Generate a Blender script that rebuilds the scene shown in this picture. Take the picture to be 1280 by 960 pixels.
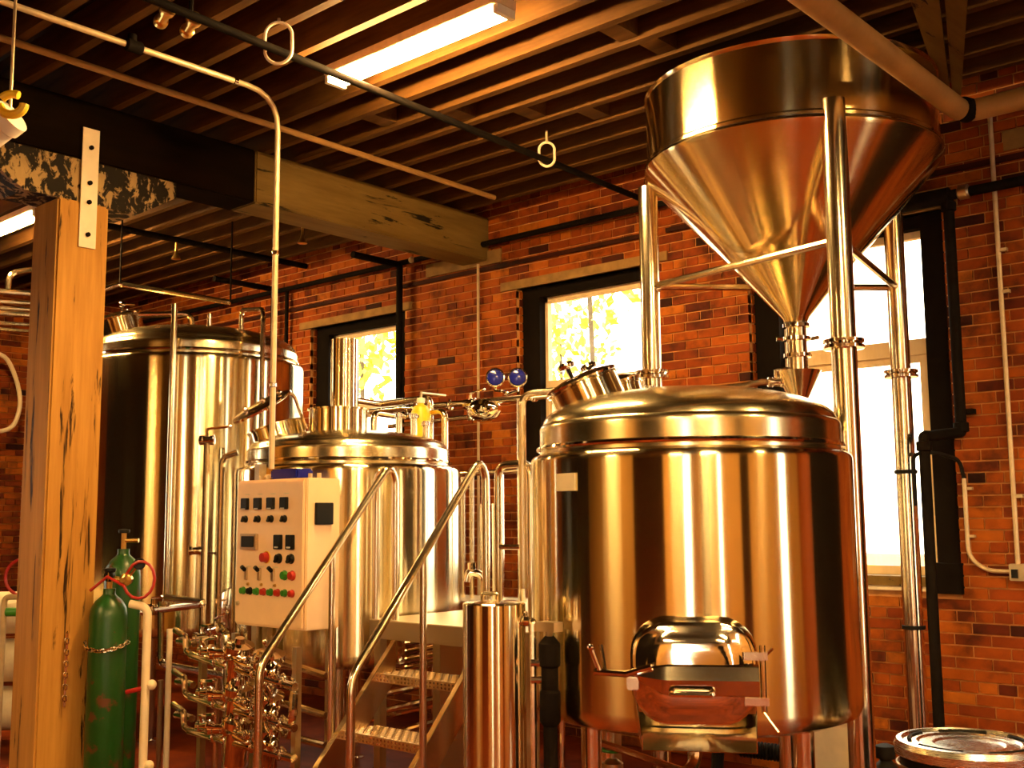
import bpy, math, random
import numpy as np
from mathutils import Vector, Matrix
random.seed(7)
for o in list(bpy.data.objects): bpy.data.objects.remove(o, do_unlink=True)
scene = bpy.context.scene
COL = scene.collection
R_ = math.radians
# ------------------------------------------------------------------ camera
FPX, PITCH, YAW, ROLL, EYE = 1370.0, R_(6.95), R_(41.6), R_(0.45), 1.65
fw = Vector((-math.sin(YAW)*math.cos(PITCH), math.cos(YAW)*math.cos(PITCH), math.sin(PITCH)))
rt0 = Vector((math.cos(YAW), math.sin(YAW), 0)); up0 = rt0.cross(fw)
rt = rt0*math.cos(ROLL) - up0*math.sin(ROLL); up = up0*math.cos(ROLL) + rt0*math.sin(ROLL)
EYEP = Vector((0, 0, EYE))
cd = bpy.data.cameras.new('camera'); cam = bpy.data.objects.new('camera', cd); COL.objects.link(cam)
cd.sensor_fit = 'HORIZONTAL'; cd.sensor_width = 36.0; cd.lens = 36.0*FPX/1280.0
cd.clip_start = 0.05; cd.clip_end = 200
cam.matrix_world = Matrix(((rt.x, up.x, -fw.x, 0), (rt.y, up.y, -fw.y, 0), (rt.z, up.z, -fw.z, EYE), (0, 0, 0, 1)))
scene.camera = cam
# ------------------------------------------------------------------ sky and exposure
world = bpy.data.worlds.new('world'); scene.world = world; world.use_nodes = True
bgn = world.node_tree.nodes['Background']
bgn.inputs['Color'].default_value = (1.0, 0.88, 0.66, 1); bgn.inputs['Strength'].default_value = 8.0
vs = scene.view_settings
scene.display_settings.display_device = 'sRGB'
vs.view_transform = 'Standard'; vs.look = 'None'; vs.gamma = 1.0; vs.use_curve_mapping = False
vs.exposure = 0.45
LAMP_COL = (1.0, 0.60, 0.20)
LAMP_E = 420.0            # emission strength of the fluorescent tubes

# pixel -> place helpers (a pixel is only a direction; the plane gives the distance)
def ray(x, y): return fw + rt*((x-640)/FPX) + up*((480-y)/FPX)
def onX(x, y, X): d = ray(x, y); return EYEP + d*(X/d.x)
def onY(x, y, Y): d = ray(x, y); return EYEP + d*(Y/d.y)
def onZ(x, y, Z): d = ray(x, y); return EYEP + d*((Z-EYE)/d.z)
def proj(p):
    d = Vector(p)-EYEP; z = d.dot(fw)
    return 640+FPX*d.dot(rt)/z, 480-FPX*d.dot(up)/z, z

# ------------------------------------------------------------------ materials
MAT = {}
def _new(name):
    m = bpy.data.materials.new(name); m.use_nodes = True
    nt = m.node_tree; b = nt.nodes['Principled BSDF']; MAT[name] = m
    return m, nt, b
def _ramp(nt, stops):
    r = nt.nodes.new('ShaderNodeValToRGB'); e = r.color_ramp.elements
    e[0].position, e[0].color = stops[0][0], (*stops[0][1], 1)
    e[1].position, e[1].color = stops[-1][0], (*stops[-1][1], 1)
    for p, c in stops[1:-1]:
        n = e.new(p); n.color = (*c, 1)
    return r
def _noise(nt, scale, detail=4, rough=0.55, stretch=(1, 1, 1), coord='Object'):
    tc = nt.nodes.new('ShaderNodeTexCoord'); mp = nt.nodes.new('ShaderNodeMapping')
    mp.inputs['Scale'].default_value = stretch
    n = nt.nodes.new('ShaderNodeTexNoise'); n.inputs['Scale'].default_value = scale
    n.inputs['Detail'].default_value = detail; n.inputs['Roughness'].default_value = rough
    nt.links.new(tc.outputs[coord], mp.inputs['Vector']); nt.links.new(mp.outputs['Vector'], n.inputs['Vector'])
    return n
def _bump(nt, b, src, strength=0.3, dist=0.01):
    bp = nt.nodes.new('ShaderNodeBump'); bp.inputs['Strength'].default_value = strength; bp.inputs['Distance'].default_value = dist
    nt.links.new(src, bp.inputs['Height']); nt.links.new(bp.outputs['Normal'], b.inputs['Normal'])
def plain(name, col, rough=0.5, metal=0.0, var=0.15, scale=14, stretch=(1, 1, 1), bump=0.0, emit=0.0, emit_col=None, ior=None, spec=0.5):
    m, nt, b = _new(name); b.inputs['Specular IOR Level'].default_value = spec
    n = _noise(nt, scale, stretch=stretch)
    r = _ramp(nt, [(0.3, tuple(c*(1-var) for c in col)), (0.7, tuple(min(1, c*(1+var)) for c in col))])
    nt.links.new(n.outputs['Fac'], r.inputs['Fac']); nt.links.new(r.outputs['Color'], b.inputs['Base Color'])
    b.inputs['Roughness'].default_value = rough; b.inputs['Metallic'].default_value = metal
    if bump: _bump(nt, b, n.outputs['Fac'], bump)
    if emit:
        b.inputs['Emission Color'].default_value = (*(emit_col or col), 1); b.inputs['Emission Strength'].default_value = emit
    return m
def steel(name, col, rough, aniso=0.0, axis='Z', brush=(2, 2, 60), rv=0.05):
    m, nt, b = _new(name)
    b.inputs['Base Color'].default_value = (*col, 1); b.inputs['Metallic'].default_value = 1.0
    n = _noise(nt, 6, 3, stretch=brush)
    mr = nt.nodes.new('ShaderNodeMapRange'); mr.inputs['To Min'].default_value = max(0.03, rough-rv); mr.inputs['To Max'].default_value = rough+rv
    nt.links.new(n.outputs['Fac'], mr.inputs['Value']); nt.links.new(mr.outputs['Result'], b.inputs['Roughness'])
    if aniso:
        b.inputs['Anisotropic'].default_value = aniso
        b.inputs['Anisotropic Rotation'].default_value = 0.25
        t = nt.nodes.new('ShaderNodeTangent'); t.direction_type = 'RADIAL'; t.axis = axis
        nt.links.new(t.outputs['Tangent'], b.inputs['Tangent'])
    return m
STEEL = (0.82, 0.71, 0.46)  # stainless steel; golden tint of the room's warm light put into the colour
steel('brushed_steel', STEEL, 0.16, 1.0, rv=0.02)
steel('dome_steel', STEEL, 0.22, 0.5, rv=0.02)
steel('hopper_steel', (0.82, 0.64, 0.34), 0.17, 0.95, rv=0.02)
steel('pipe_steel', (0.82, 0.70, 0.50), 0.17, 0.0, brush=(1, 1, 20))
steel('polished_steel', (0.86, 0.78, 0.66), 0.07, 0.0, brush=(1, 1, 3), rv=0.02)
steel('dull_steel', (0.62, 0.50, 0.32), 0.33, 0.0)
steel('lid_steel', (0.92, 0.88, 0.80), 0.27, 0.0)
steel('plate_steel', (0.95, 0.82, 0.58), 0.42, 0.0)
plain('black_iron', (0.008, 0.006, 0.005), 0.7, 0.0, 0.3, spec=0.03)
plain('black_rubber', (0.008, 0.007, 0.006), 0.6, spec=0.15)
plain('black_plastic', (0.008, 0.008, 0.008), 0.35, spec=0.15)
plain('black_frame', (0.007, 0.005, 0.004), 0.85, bump=0.2, spec=0.03)
plain('cream_paint', (0.80, 0.66, 0.47), 0.5, var=0.06)
plain('panel_paint', (0.88, 0.64, 0.40), 0.42, var=0.03)
plain('conduit_grey', (0.60, 0.46, 0.28), 0.38, 0.4)
plain('beige_pipe', (0.30, 0.155, 0.045), 0.55, 0, 0.22, 5, bump=0.1)
plain('white_plastic', (0.82, 0.78, 0.70), 0.4, var=0.05)
plain('yellow_plastic', (0.85, 0.55, 0.02), 0.4, var=0.08)
plain('blue_plastic', (0.008, 0.012, 0.22), 0.15, var=0.1)
plain('red_rubber', (0.35, 0.012, 0.010), 0.4, var=0.15)
plain('red_plastic', (0.42, 0.02, 0.012), 0.3, var=0.1)
plain('green_plastic', (0.03, 0.22, 0.02), 0.3, var=0.1)
plain('brass', (0.80, 0.52, 0.16), 0.3, 1.0, 0.1)
plain('white_bag', (0.80, 0.70, 0.52), 0.7, var=0.08, bump=0.3)
plain('tan_plaster', (0.50, 0.29, 0.085), 0.8, var=0.25, scale=2)
plain('label_paper', (0.72, 0.62, 0.42), 0.6, var=0.05)
plain('lamp_housing', (0.7, 0.55, 0.35), 0.5)
plain('bark', (0.10, 0.07, 0.04), 0.9, var=0.3)
def green_cyl():
    m, nt, b = _new('green_cylinder')
    n = _noise(nt, 9, 6, 0.7); r = _ramp(nt, [(0.0, (0.004, 0.045, 0.006)), (0.56, (0.006, 0.060, 0.008)), (0.62, (0.10, 0.03, 0.012)), (1, (0.06, 0.02, 0.01))])
    nt.links.new(n.outputs['Fac'], r.inputs['Fac']); nt.links.new(r.outputs['Color'], b.inputs['Base Color']); b.inputs['Roughness'].default_value = 0.35
green_cyl()
def wood(name, c0, c1, crack, thr=0.36, stretch=(10, 10, 1.2), scale=2.2, rough=0.7, spec=0.15):
    m, nt, b = _new(name)
    n = _noise(nt, scale, 8, 0.6, stretch); r = _ramp(nt, [(0.25, c0), (0.75, c1)])
    n2 = _noise(nt, scale*1.1, 5, 0.65, tuple(s*0.9 for s in stretch)); 
    n2.inputs['Distortion'].default_value = 0.6
    k = _ramp(nt, [(thr-0.02, (0, 0, 0)), (thr+0.03, (1, 1, 1))])
    mx = nt.nodes.new('ShaderNodeMix'); mx.data_type = 'RGBA'; mx.inputs['A'].default_value = (*crack, 1)
    nt.links.new(n.outputs['Fac'], r.inputs['Fac']); nt.links.new(n2.outputs['Fac'], k.inputs['Fac'])
    nt.links.new(k.outputs['Color'], mx.inputs['Factor']); nt.links.new(r.outputs['Color'], mx.inputs['B'])
    nt.links.new(mx.outputs['Result'], b.inputs['Base Color']); b.inputs['Roughness'].default_value = rough; b.inputs['Specular IOR Level'].default_value = spec
    _bump(nt, b, k.outputs['Color'], 0.5, 0.01)
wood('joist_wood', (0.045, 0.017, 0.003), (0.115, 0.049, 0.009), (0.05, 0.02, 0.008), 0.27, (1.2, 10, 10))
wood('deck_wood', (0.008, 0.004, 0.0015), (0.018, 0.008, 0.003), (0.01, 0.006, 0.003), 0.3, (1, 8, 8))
wood('post_wood', (0.34, 0.15, 0.025), (0.60, 0.31, 0.065), (0.03, 0.012, 0.004), 0.375, (7, 7, 0.5))
wood('beam_wood', (0.12, 0.068, 0.017), (0.20, 0.125, 0.032), (0.012, 0.008, 0.004), 0.36, (7, 0.8, 7))
wood('peeling_paint', (0.30, 0.20, 0.09), (0.42, 0.28, 0.12), (0.010, 0.006, 0.004), 0.52, (5, 5, 3), 3.0)
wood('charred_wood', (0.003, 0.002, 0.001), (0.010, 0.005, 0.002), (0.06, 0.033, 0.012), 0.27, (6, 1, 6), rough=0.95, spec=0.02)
wood('window_wood', (0.62, 0.46, 0.27), (0.78, 0.60, 0.38), (0.4, 0.25, 0.1), 0.15, (6, 6, 1))
def brick_mat():
    m, nt, b = _new('brick')
    at = nt.nodes.new('ShaderNodeAttribute'); at.attribute_name = 'rnd'
    r = _ramp(nt, [(0.0, (0.035, 0.004, 0.001)), (0.14, (0.11, 0.013, 0.0015)), (0.45, (0.25, 0.041, 0.002)), (0.8, (0.35, 0.073, 0.003)), (1.0, (0.43, 0.115, 0.008))])
    n = _noise(nt, 5, 6, 0.6, coord='Generated' if False else 'Object')
    mp = nt.nodes.new('ShaderNodeNewGeometry')
    nt.links.new(mp.outputs['Position'], n.inputs['Vector'])
    k = _ramp(nt, [(0.34, (0.30, 0.26, 0.24)), (0.50, (0.85, 0.85, 0.85)), (0.70, (1.15, 1.2, 1.2))])
    mx = nt.nodes.new('ShaderNodeMix'); mx.data_type = 'RGBA'; mx.blend_type = 'MULTIPLY'; mx.inputs['Factor'].default_value = 1
    nt.links.new(at.outputs['Fac'], r.inputs['Fac']); nt.links.new(n.outputs['Fac'], k.inputs['Fac'])
    nt.links.new(r.outputs['Color'], mx.inputs['A']); nt.links.new(k.outputs['Color'], mx.inputs['B'])
    nt.links.new(mx.outputs['Result'], b.inputs['Base Color']); b.inputs['Roughness'].default_value = 0.75; b.inputs['Specular IOR Level'].default_value = 0.2
    n2 = _noise(nt, 60, 4, 0.6); nt.links.new(mp.outputs['Position'], n2.inputs['Vector']); _bump(nt, b, n2.outputs['Fac'], 0.35, 0.006)
brick_mat()
plain('mortar', (0.50, 0.22, 0.06), 0.9, var=0.3, scale=9, bump=0.2)
plain('stone', (0.24, 0.13, 0.035), 0.85, var=0.25, scale=9, bump=0.2)
def floor_mat():
    m, nt, b = _new('floor_paint')
    n = _noise(nt, 1.6, 8, 0.65); r = _ramp(nt, [(0.3, (0.028, 0.004, 0.001)), (0.52, (0.14, 0.020, 0.003)), (0.72, (0.27, 0.050, 0.007))])
    nt.links.new(n.outputs['Fac'], r.inputs['Fac']); nt.links.new(r.outputs['Color'], b.inputs['Base Color'])
    b.inputs['Roughness'].default_value = 0.6; b.inputs['Specular IOR Level'].default_value = 0.06; _bump(nt, b, n.outputs['Fac'], 0.15)
floor_mat()
steel('checker_plate', (0.70, 0.50, 0.26), 0.36, 0.0)
def glass_mat():
    m = bpy.data.materials.new('window_glass'); m.use_nodes = True; nt = m.node_tree; nt.nodes.clear(); MAT['window_glass'] = m
    o = nt.nodes.new('ShaderNodeOutputMaterial'); t = nt.nodes.new('ShaderNodeBsdfTransparent'); g = nt.nodes.new('ShaderNodeBsdfGlossy')
    g.inputs['Roughness'].default_value = 0.03; mx = nt.nodes.new('ShaderNodeMixShader'); mx.inputs['Fac'].default_value = 0.06
    t.inputs['Color'].default_value = (0.97, 0.97, 0.95, 1)
    nt.links.new(t.outputs[0], mx.inputs[1]); nt.links.new(g.outputs[0], mx.inputs[2]); nt.links.new(mx.outputs[0], o.inputs['Surface'])
glass_mat()
def leaf_mat():
    m, nt, b = _new('leaf'); n = _noise(nt, 3); r = _ramp(nt, [(0.3, (0.30, 0.42, 0.04)), (0.7, (0.62, 0.62, 0.10))])
    nt.links.new(n.outputs['Fac'], r.inputs['Fac']); nt.links.new(r.outputs['Color'], b.inputs['Base Color']); b.inputs['Roughness'].default_value = 0.6
leaf_mat()
def tube_mat():
    m, nt, b = _new('lamp_tube'); b.inputs['Base Color'].default_value = (1, 0.9, 0.7, 1)
    b.inputs['Emission Color'].default_value = (*LAMP_COL, 1); b.inputs['Emission Strength'].default_value = LAMP_E
tube_mat()

# ------------------------------------------------------------------ mesh helpers
ORI = {}
class MB:
    def __init__(s): s.v = []; s.f = []; s.att = None
    def add(s, vs, fs):
        o = len(s.v); s.v += [tuple(v) for v in vs]; s.f += [tuple(i+o for i in f) for f in fs]; return s
    def box(s, c, size, rot=None):
        hx, hy, hz = (q/2 for q in size); c = Vector(c)
        vs = [Vector((x, y, z)) for x in (-hx, hx) for y in (-hy, hy) for z in (-hz, hz)]
        if rot is not None: vs = [rot @ v for v in vs]
        return s.add([v+c for v in vs], [(0, 1, 3, 2), (4, 6, 7, 5), (0, 4, 5, 1), (2, 3, 7, 6), (0, 2, 6, 4), (1, 5, 7, 3)])
    def bb(s, x0, x1, y0, y1, z0, z1): return s.box(((x0+x1)/2, (y0+y1)/2, (z0+z1)/2), (x1-x0, y1-y0, z1-z0))
    def loft(s, rings, cap0=True, cap1=True, closed=False):
        n = len(rings[0]); o = len(s.v)
        for r in rings: s.v += [tuple(p) for p in r]
        m = len(rings)
        for i in range(m if closed else m-1):
            a = o+i*n; b_ = o+((i+1) % m)*n
            for j in range(n):
                k = (j+1) % n; s.f.append((a+j, a+k, b_+k, b_+j))
        if not closed:
            if cap0: s.f.append(tuple(o+j for j in reversed(range(n))))
            if cap1: s.f.append(tuple(o+(m-1)*n+j for j in range(n)))
        return s
    def lathe(s, prof, c=(0, 0, 0), seg=48, axis=None, cap=True):
        c = Vector(c)
        if axis is None: ax, u, w = Vector((0, 0, 1)), Vector((1, 0, 0)), Vector((0, 1, 0))
        else:
            ax = Vector(axis).normalized(); u = ax.orthogonal().normalized(); w = ax.cross(u)
        rings = []
        for r, z in prof:
            rings.append([c+ax*z+u*(max(r, 1e-4)*math.cos(2*math.pi*i/seg))+w*(max(r, 1e-4)*math.sin(2*math.pi*i/seg)) for i in range(seg)])
        return s.loft(rings, cap, cap)
    def cyl(s, p0, p1, r, seg=14, r1=None):
        p0 = Vector(p0); p1 = Vector(p1); d = p1-p0
        return s.lathe([(r, 0), (r if r1 is None else r1, d.length)], p0, seg, d)
    def tube(s, pts, r, seg=10, bend=0.0, closed=False):
        pts = [Vector(p) for p in pts]
        path = []
        if bend > 0 and len(pts) > 2:
            path.append(pts[0])
            for i in range(1, len(pts)-1):
                a, b_, c_ = pts[i-1], pts[i], pts[i+1]
                d0 = (a-b_); d1 = (c_-b_); l = min(bend, d0.length*0.49, d1.length*0.49)
                p, q = b_+d0.normalized()*l, b_+d1.normalized()*l
                for k in range(6):
                    t = k/5; path.append(p*(1-t)**2+b_*2*t*(1-t)+q*t*t)
            path.append(pts[-1])
        else: path = pts
        rings = []; n = len(path); u = None
        for i, p in enumerate(path):
            if closed: t = (path[(i+1) % n]-path[i-1])
            else: t = (path[min(i+1, n-1)]-path[max(i-1, 0)])
            t.normalize()
            if u is None: u = t.orthogonal().normalized()
            u = (u-t*u.dot(t)); u = u.normalized() if u.length > 1e-6 else t.orthogonal().normalized()
            w = t.cross(u)
            rings.append([p+u*(r*math.cos(2*math.pi*j/seg))+w*(r*math.sin(2*math.pi*j/seg)) for j in range(seg)])
        return s.loft(rings, closed=closed)
    def ring(s, c, R, r, axis=(0, 0, 1), seg=32, rs=8):
        c = Vector(c); ax = Vector(axis).normalized(); u = ax.orthogonal().normalized(); w = ax.cross(u)
        return s.tube([c+u*(R*math.cos(2*math.pi*i/seg))+w*(R*math.sin(2*math.pi*i/seg)) for i in range(seg)], r, rs, closed=True)
    def sphere(s, c, r, seg=14, sz=1.0):
        return s.lathe([(r*math.sin(math.pi*i/8), -r*sz*math.cos(math.pi*i/8)) for i in range(9)], c, seg)
    def prism(s, poly, d0, d1):
        # poly: list of 3D points; d0,d1: offset vectors
        a = [Vector(p)+Vector(d0) for p in poly]; b_ = [Vector(p)+Vector(d1) for p in poly]
        return s.loft([a, b_])
    def build(s, name, mat, parent=None, smooth=35, bevel=0.0):
        o0 = ORI.get(parent.name, Vector()) if parent else Vector()
        me = bpy.data.meshes.new(name)
        me.from_pydata([tuple(Vector(v)-o0) for v in s.v], [], s.f)
        import bmesh
        bm = bmesh.new(); bm.from_mesh(me); bmesh.ops.recalc_face_normals(bm, faces=bm.faces)
        if bevel: bmesh.ops.bevel(bm, geom=[e for e in bm.edges if len(e.link_faces) == 2 and e.calc_face_angle(0) > 0.7], offset=bevel, segments=2, affect='EDGES', clamp_overlap=True)
        bm.to_mesh(me); bm.free()
        if smooth:
            for p in me.polygons: p.use_smooth = True
            me.set_sharp_from_angle(angle=R_(smooth))
        me.materials.append(MAT[mat])
        o = bpy.data.objects.new(name, me); COL.objects.link(o)
        if parent: o.parent = parent
        ORI[o.name] = o0
        return o
def thing(name, label, cat, loc=(0, 0, 0), group=None):
    o = bpy.data.objects.new(name, None); COL.objects.link(o); o.location = loc; o.empty_display_size = 0.1
    o['label'] = label; o['category'] = cat
    if group: o['group'] = group
    ORI[o.name] = Vector(loc); return o
def tag(o, label, cat, group=None):
    o['label'] = label; o['category'] = cat
    if group: o['group'] = group
    return o
def struct(o): o['kind'] = 'structure'; return o
def sroot(name, loc=(0, 0, 0)):
    o = bpy.data.objects.new(name, None); COL.objects.link(o); o.location = loc; ORI[o.name] = Vector(loc); o['kind'] = 'structure'; return o
# ================================================================== the room
WY = 6.70; XL, XR, YF, ZC = -12.2, 4.5, -4.6, 4.20
WIN = [(-8.62, -7.25), (-5.90, -4.50), (-3.75, -2.39)]; WZ0, WZ1 = 1.20, 3.53
fl = MB().bb(XL-0.3, XR+0.3, YF-0.3, WY+0.35, -0.12, 0.0).build('floor', 'floor_paint', smooth=0); struct(fl)
gr = MB().bb(-60, 40, 7.3, 60, -0.7, -0.5).build('ground', 'stone', smooth=0); struct(gr)

def slab(name, axis, c0, c1, lo, hi, z1, wins, mat, wz0=WZ0, wz1=WZ1):
    mb = MB()
    def b(a0, a1, z0_, z1_):
        if a1-a0 < 1e-3: return
        if axis == 'y': mb.bb(a0, a1, c0, c1, z0_, z1_)
        else: mb.bb(c0, c1, a0, a1, z0_, z1_)
    cur = lo
    for (w0, w1) in wins:
        b(cur, w0, 0, z1); b(w0, w1, 0, wz0); b(w0, w1, wz1, z1); cur = w1
    b(cur, hi, 0, z1)
    return struct(mb.build(name, mat, smooth=0))
wall_back = slab('wall_back', 'y', WY+0.010, WY+0.34, XL, XR+0.3, 4.55, WIN, 'mortar')
CH, BL, JT = 0.0677, 0.213, 0.010
def brick_rows(lo, hi, z0, z1, wins, seed):
    rg = random.Random(seed); out = []
    for k in range(int(z0/CH), int(z1/CH)):
        za, zb = k*CH+JT/2, (k+1)*CH-JT/2
        header = (k % 6 == 3); mod = BL/2 if header else BL
        off = (0.25 if k % 2 else 0.75)*mod if not header else 0.3*mod
        a = lo-off
        while a < hi:
            b0, b1 = max(a+JT/2, lo), min(a+mod-JT/2, hi)
            segs = [(b0, b1)]
            for w0, w1 in wins:
                if zb > WZ0 and za < WZ1:
                    ns = []
                    for s0, s1 in segs:
                        if s1 <= w0 or s0 >= w1: ns.append((s0, s1))
                        else:
                            if s0 < w0: ns.append((s0, w0))
                            if s1 > w1: ns.append((w1, s1))
                    segs = ns
            for s0, s1 in segs:
                if s1-s0 > 0.02: out.append((s0, s1, za, zb, min(1, max(0, rg.gauss(0.52, 0.22))), rg.uniform(-0.003, 0.002)))
            a += mod
    return out
def bricks_mesh(name, lst, place):
    # lst: (c, size, rnd) -> one mesh with the 'rnd' attribute
    mb = MB(); rn = []
    for c, size, r in lst: mb.box(c, size); rn += [r]*8
    me = bpy.data.meshes.new(name); me.from_pydata(mb.v, [], mb.f)
    at = me.attributes.new('rnd', 'FLOAT', 'POINT'); at.data.foreach_set('value', rn)
    me.materials.append(MAT['brick']); return me
rows = brick_rows(XL, XR, 0.0, 4.5, WIN, 3)
# bricks the photograph shows largest: open stretches of wall in view
VIEW = [(-2.40, -1.78, 0.30, 3.95), (-3.15, -2.40, 0.30, 1.22), (-4.45, -3.75, 2.2, 3.45), (-7.2, -5.9, 1.2, 3.95)]
cand = []
for i, (s0, s1, za, zb, r, dy) in enumerate(rows):
    xc, zc = (s0+s1)/2, (za+zb)/2
    if any(v[0] <= xc <= v[1] and v[2] <= zc <= v[3] for v in VIEW):
        pa, pb = proj((s0, WY, zc)), proj((s1, WY, zc)); cand.append(((pb[0]-pa[0])*FPX*(zb-za)/pa[2], i))
cand.sort(reverse=True); single = set(i for _, i in cand[:300])
variants = {}
def brick_obj(parent, s0, s1, za, zb, r, dy):
    key = (round(s1-s0, 3), round(r*9)/9)
    if key not in variants:
        variants[key] = bricks_mesh('brick', [((0, 0.02, 0), (key[0], 0.04, zb-za), key[1])], None)
    o = bpy.data.objects.new('brick', variants[key]); COL.objects.link(o); o.parent = parent; o.location = ((s0+s1)/2, WY+dy, (za+zb)/2)
rest = []
for i, (s0, s1, za, zb, r, dy) in enumerate(rows):
    if i in single: brick_obj(wall_back, s0, s1, za, zb, r, dy)
    else: rest.append((((s0+s1)/2, WY+0.02+dy, (za+zb)/2), (s1-s0, 0.04, zb-za), r))
for w0, w1 in WIN:                                   # bricks of the window reveals
    for k in range(int(WZ0/CH)+1, int(WZ1/CH)):
        za, zb = k*CH+JT/2, (k+1)*CH-JT/2
        for xx, sx in ((w0, 1), (w1, -1)):
            for y0, y1 in ((WY+0.045, WY+0.14), (WY+0.15, WY+0.33)):
                rest.append(((xx-sx*0.012+sx*0.02*(random.random()*0.1), (y0+y1)/2, (za+zb)/2), (0.04, y1-y0, zb-za), min(1, max(0, random.gauss(0.6, 0.2)))))
o = bpy.data.objects.new('brickwork', bricks_mesh('brickwork', rest, None)); COL.objects.link(o); o.parent = wall_back; o['kind'] = 'stuff'
# corbel line, stone pads and lintels of the back wall
MB().bb(XL, -4.5, WY-0.022, WY+0.02, 3.735, 3.768).build('corbel_course', 'brick', wall_back, 0)
MB().bb(-4.4, XR, WY-0.022, WY+0.02, 3.735, 3.768).build('corbel_course', 'brick', wall_back, 0)
MB().bb(-6.95, -6.05, WY-0.02, WY+0.03, 3.785, 3.90).build('bearing_stone', 'stone', wall_back, 0)
for w0, w1 in WIN:
    MB().bb(w0-0.16, w1+0.1, WY-0.012, WY+0.12, 3.53, 3.60).build('lintel', 'stone', wall_back, 0)
MB().bb(-2.0, -1.6, WY-0.01, WY+0.03, 3.80, 3.92).build('bearing_stone', 'stone', wall_back, 0)

def window(name, w0, w1, mirror=None):
    r = sroot(name, ((w0+w1)/2, WY+0.2, WZ0))
    y0 = WY+0.08; y1 = WY+0.15
    MB().bb(w0, w0+0.19, y0, y1, WZ0, WZ1).build('casing', 'black_frame', r, 0)
    MB().bb(w1-0.15, w1, y0-0.05, y1, WZ0+0.005, WZ1).build('casing', 'black_frame', r, 0)
    MB().bb(w0+0.19, w1-0.15, y0, y1, WZ1-0.08, WZ1).build('head_casing', 'black_frame', r, 0)
    a, b = w0+0.19, w1-0.15; ya, yb = y1, y1+0.05
    f = MB().bb(a, a+0.03, ya, yb, WZ0+0.08, WZ1-0.08).bb(b-0.035, b, ya, yb, WZ0+0.08, WZ1-0.08).bb(a, b, ya, yb, WZ1-0.125, WZ1-0.08).bb(a, b, ya, yb, WZ0+0.05, WZ0+0.13)
    f.build('sash', 'window_wood', r, 0)
    MB().bb(a+0.03, b-0.035, ya-0.01, yb+0.005, 2.655, 2.755).build('transom', 'window_wood', r, 0)
    f2 = MB().bb(a+0.03, a+0.055, ya+0.01, yb, WZ0+0.13, 2.655).bb(b-0.095, b-0.035, ya+0.01, yb, WZ0+0.13, 2.655).bb(a+0.055, b-0.095, ya+0.01, yb, 2.61, 2.655)
    f2.build('lower_sash', 'window_wood', r, 0)
    MB().bb(a+0.02, b-0.02, yb-0.02, yb-0.014, 2.755, WZ1-0.11).build('pane', 'window_glass', r, 0)
    MB().bb(a+0.02, b-0.05, yb-0.02, yb-0.014, WZ0+0.10, 2.655).build('pane', 'window_glass', r, 0)
    MB().bb(w0+0.02, w1-0.15, WY-0.03, y1+0.05, WZ0+0.015, WZ0+0.075).build('sill', 'beam_wood', r, 0)
    MB().bb(w0+0.02, w1-0.15, WY-0.02, WY+0.05, WZ0-0.012, WZ0+0.014).build('sill_edge', 'cream_paint', r, 0)
    MB().bb(w1-0.155, w1+0.01, WY-0.05, y0-0.051, WZ0-0.02, WZ0+0.16).build('sill_block', 'black_frame', r, 0)
    return r
for i, (a, b) in enumerate(WIN): window('window_%d' % (i+1), a, b)

# the other three walls, ceiling
def brick_tex():
    m, nt, b = _new('brick_far')
    g = nt.nodes.new('ShaderNodeNewGeometry'); sp = nt.nodes.new('ShaderNodeSeparateXYZ'); ad = nt.nodes.new('ShaderNodeMath'); cb = nt.nodes.new('ShaderNodeCombineXYZ')
    nt.links.new(g.outputs['Position'], sp.inputs[0]); nt.links.new(sp.outputs['X'], ad.inputs[0]); nt.links.new(sp.outputs['Y'], ad.inputs[1])
    nt.links.new(ad.outputs[0], cb.inputs['X']); nt.links.new(sp.outputs['Z'], cb.inputs['Y'])
    t = nt.nodes.new('ShaderNodeTexBrick'); t.inputs['Scale'].default_value = 1.0; t.inputs['Brick Width'].default_value = BL; t.inputs['Row Height'].default_value = CH; t.inputs['Mortar Size'].default_value = 0.005
    t.inputs['Color1'].default_value = (0.24, 0.040, 0.008, 1); t.inputs['Color2'].default_value = (0.46, 0.10, 0.016, 1); t.inputs['Mortar'].default_value = (0.36, 0.19, 0.085, 1)
    nt.links.new(cb.outputs[0], t.inputs['Vector']); nt.links.new(t.outputs['Color'], b.inputs['Base Color']); b.inputs['Roughness'].default_value = 0.8
brick_tex()
FW = [(2.2, 3.3)]; RW = [(-1.7, -1.1), (4.7, 5.4)]; LW = [(1.3, 2.5)]
wl = slab('wall_left', 'x', XL-0.34, XL-0.01, YF, WY+0.01, 4.55, LW, 'mortar', 0.9, 3.4)
rest2 = []
for (s0, s1, za, zb, r, dy) in brick_rows(2.5, WY-0.005, 0.0, 4.5, [], 11): rest2.append(((XL-0.01+dy, (s0+s1)/2, (za+zb)/2), (0.04, s1-s0, zb-za), r))
for (s0, s1, za, zb, r, dy) in brick_rows(YF, 2.5, 0.0, 4.5, LW, 12): rest2.append(((XL-0.01+dy, (s0+s1)/2, (za+zb)/2), (0.04, s1-s0, zb-za), r))
o = bpy.data.objects.new('brickwork', bricks_mesh('brickwork', rest2, None)); COL.objects.link(o); o.parent = wl; o['kind'] = 'stuff'
wf = slab('wall_front', 'y', YF-0.3, YF, XL, XR+0.3, 4.55, FW, 'tan_plaster', 0.15, 3.9)
wr = slab('wall_right', 'x', XR, XR+0.3, YF, WY+0.01, 4.55, RW, 'tan_plaster', 0.15, 3.9)
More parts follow.
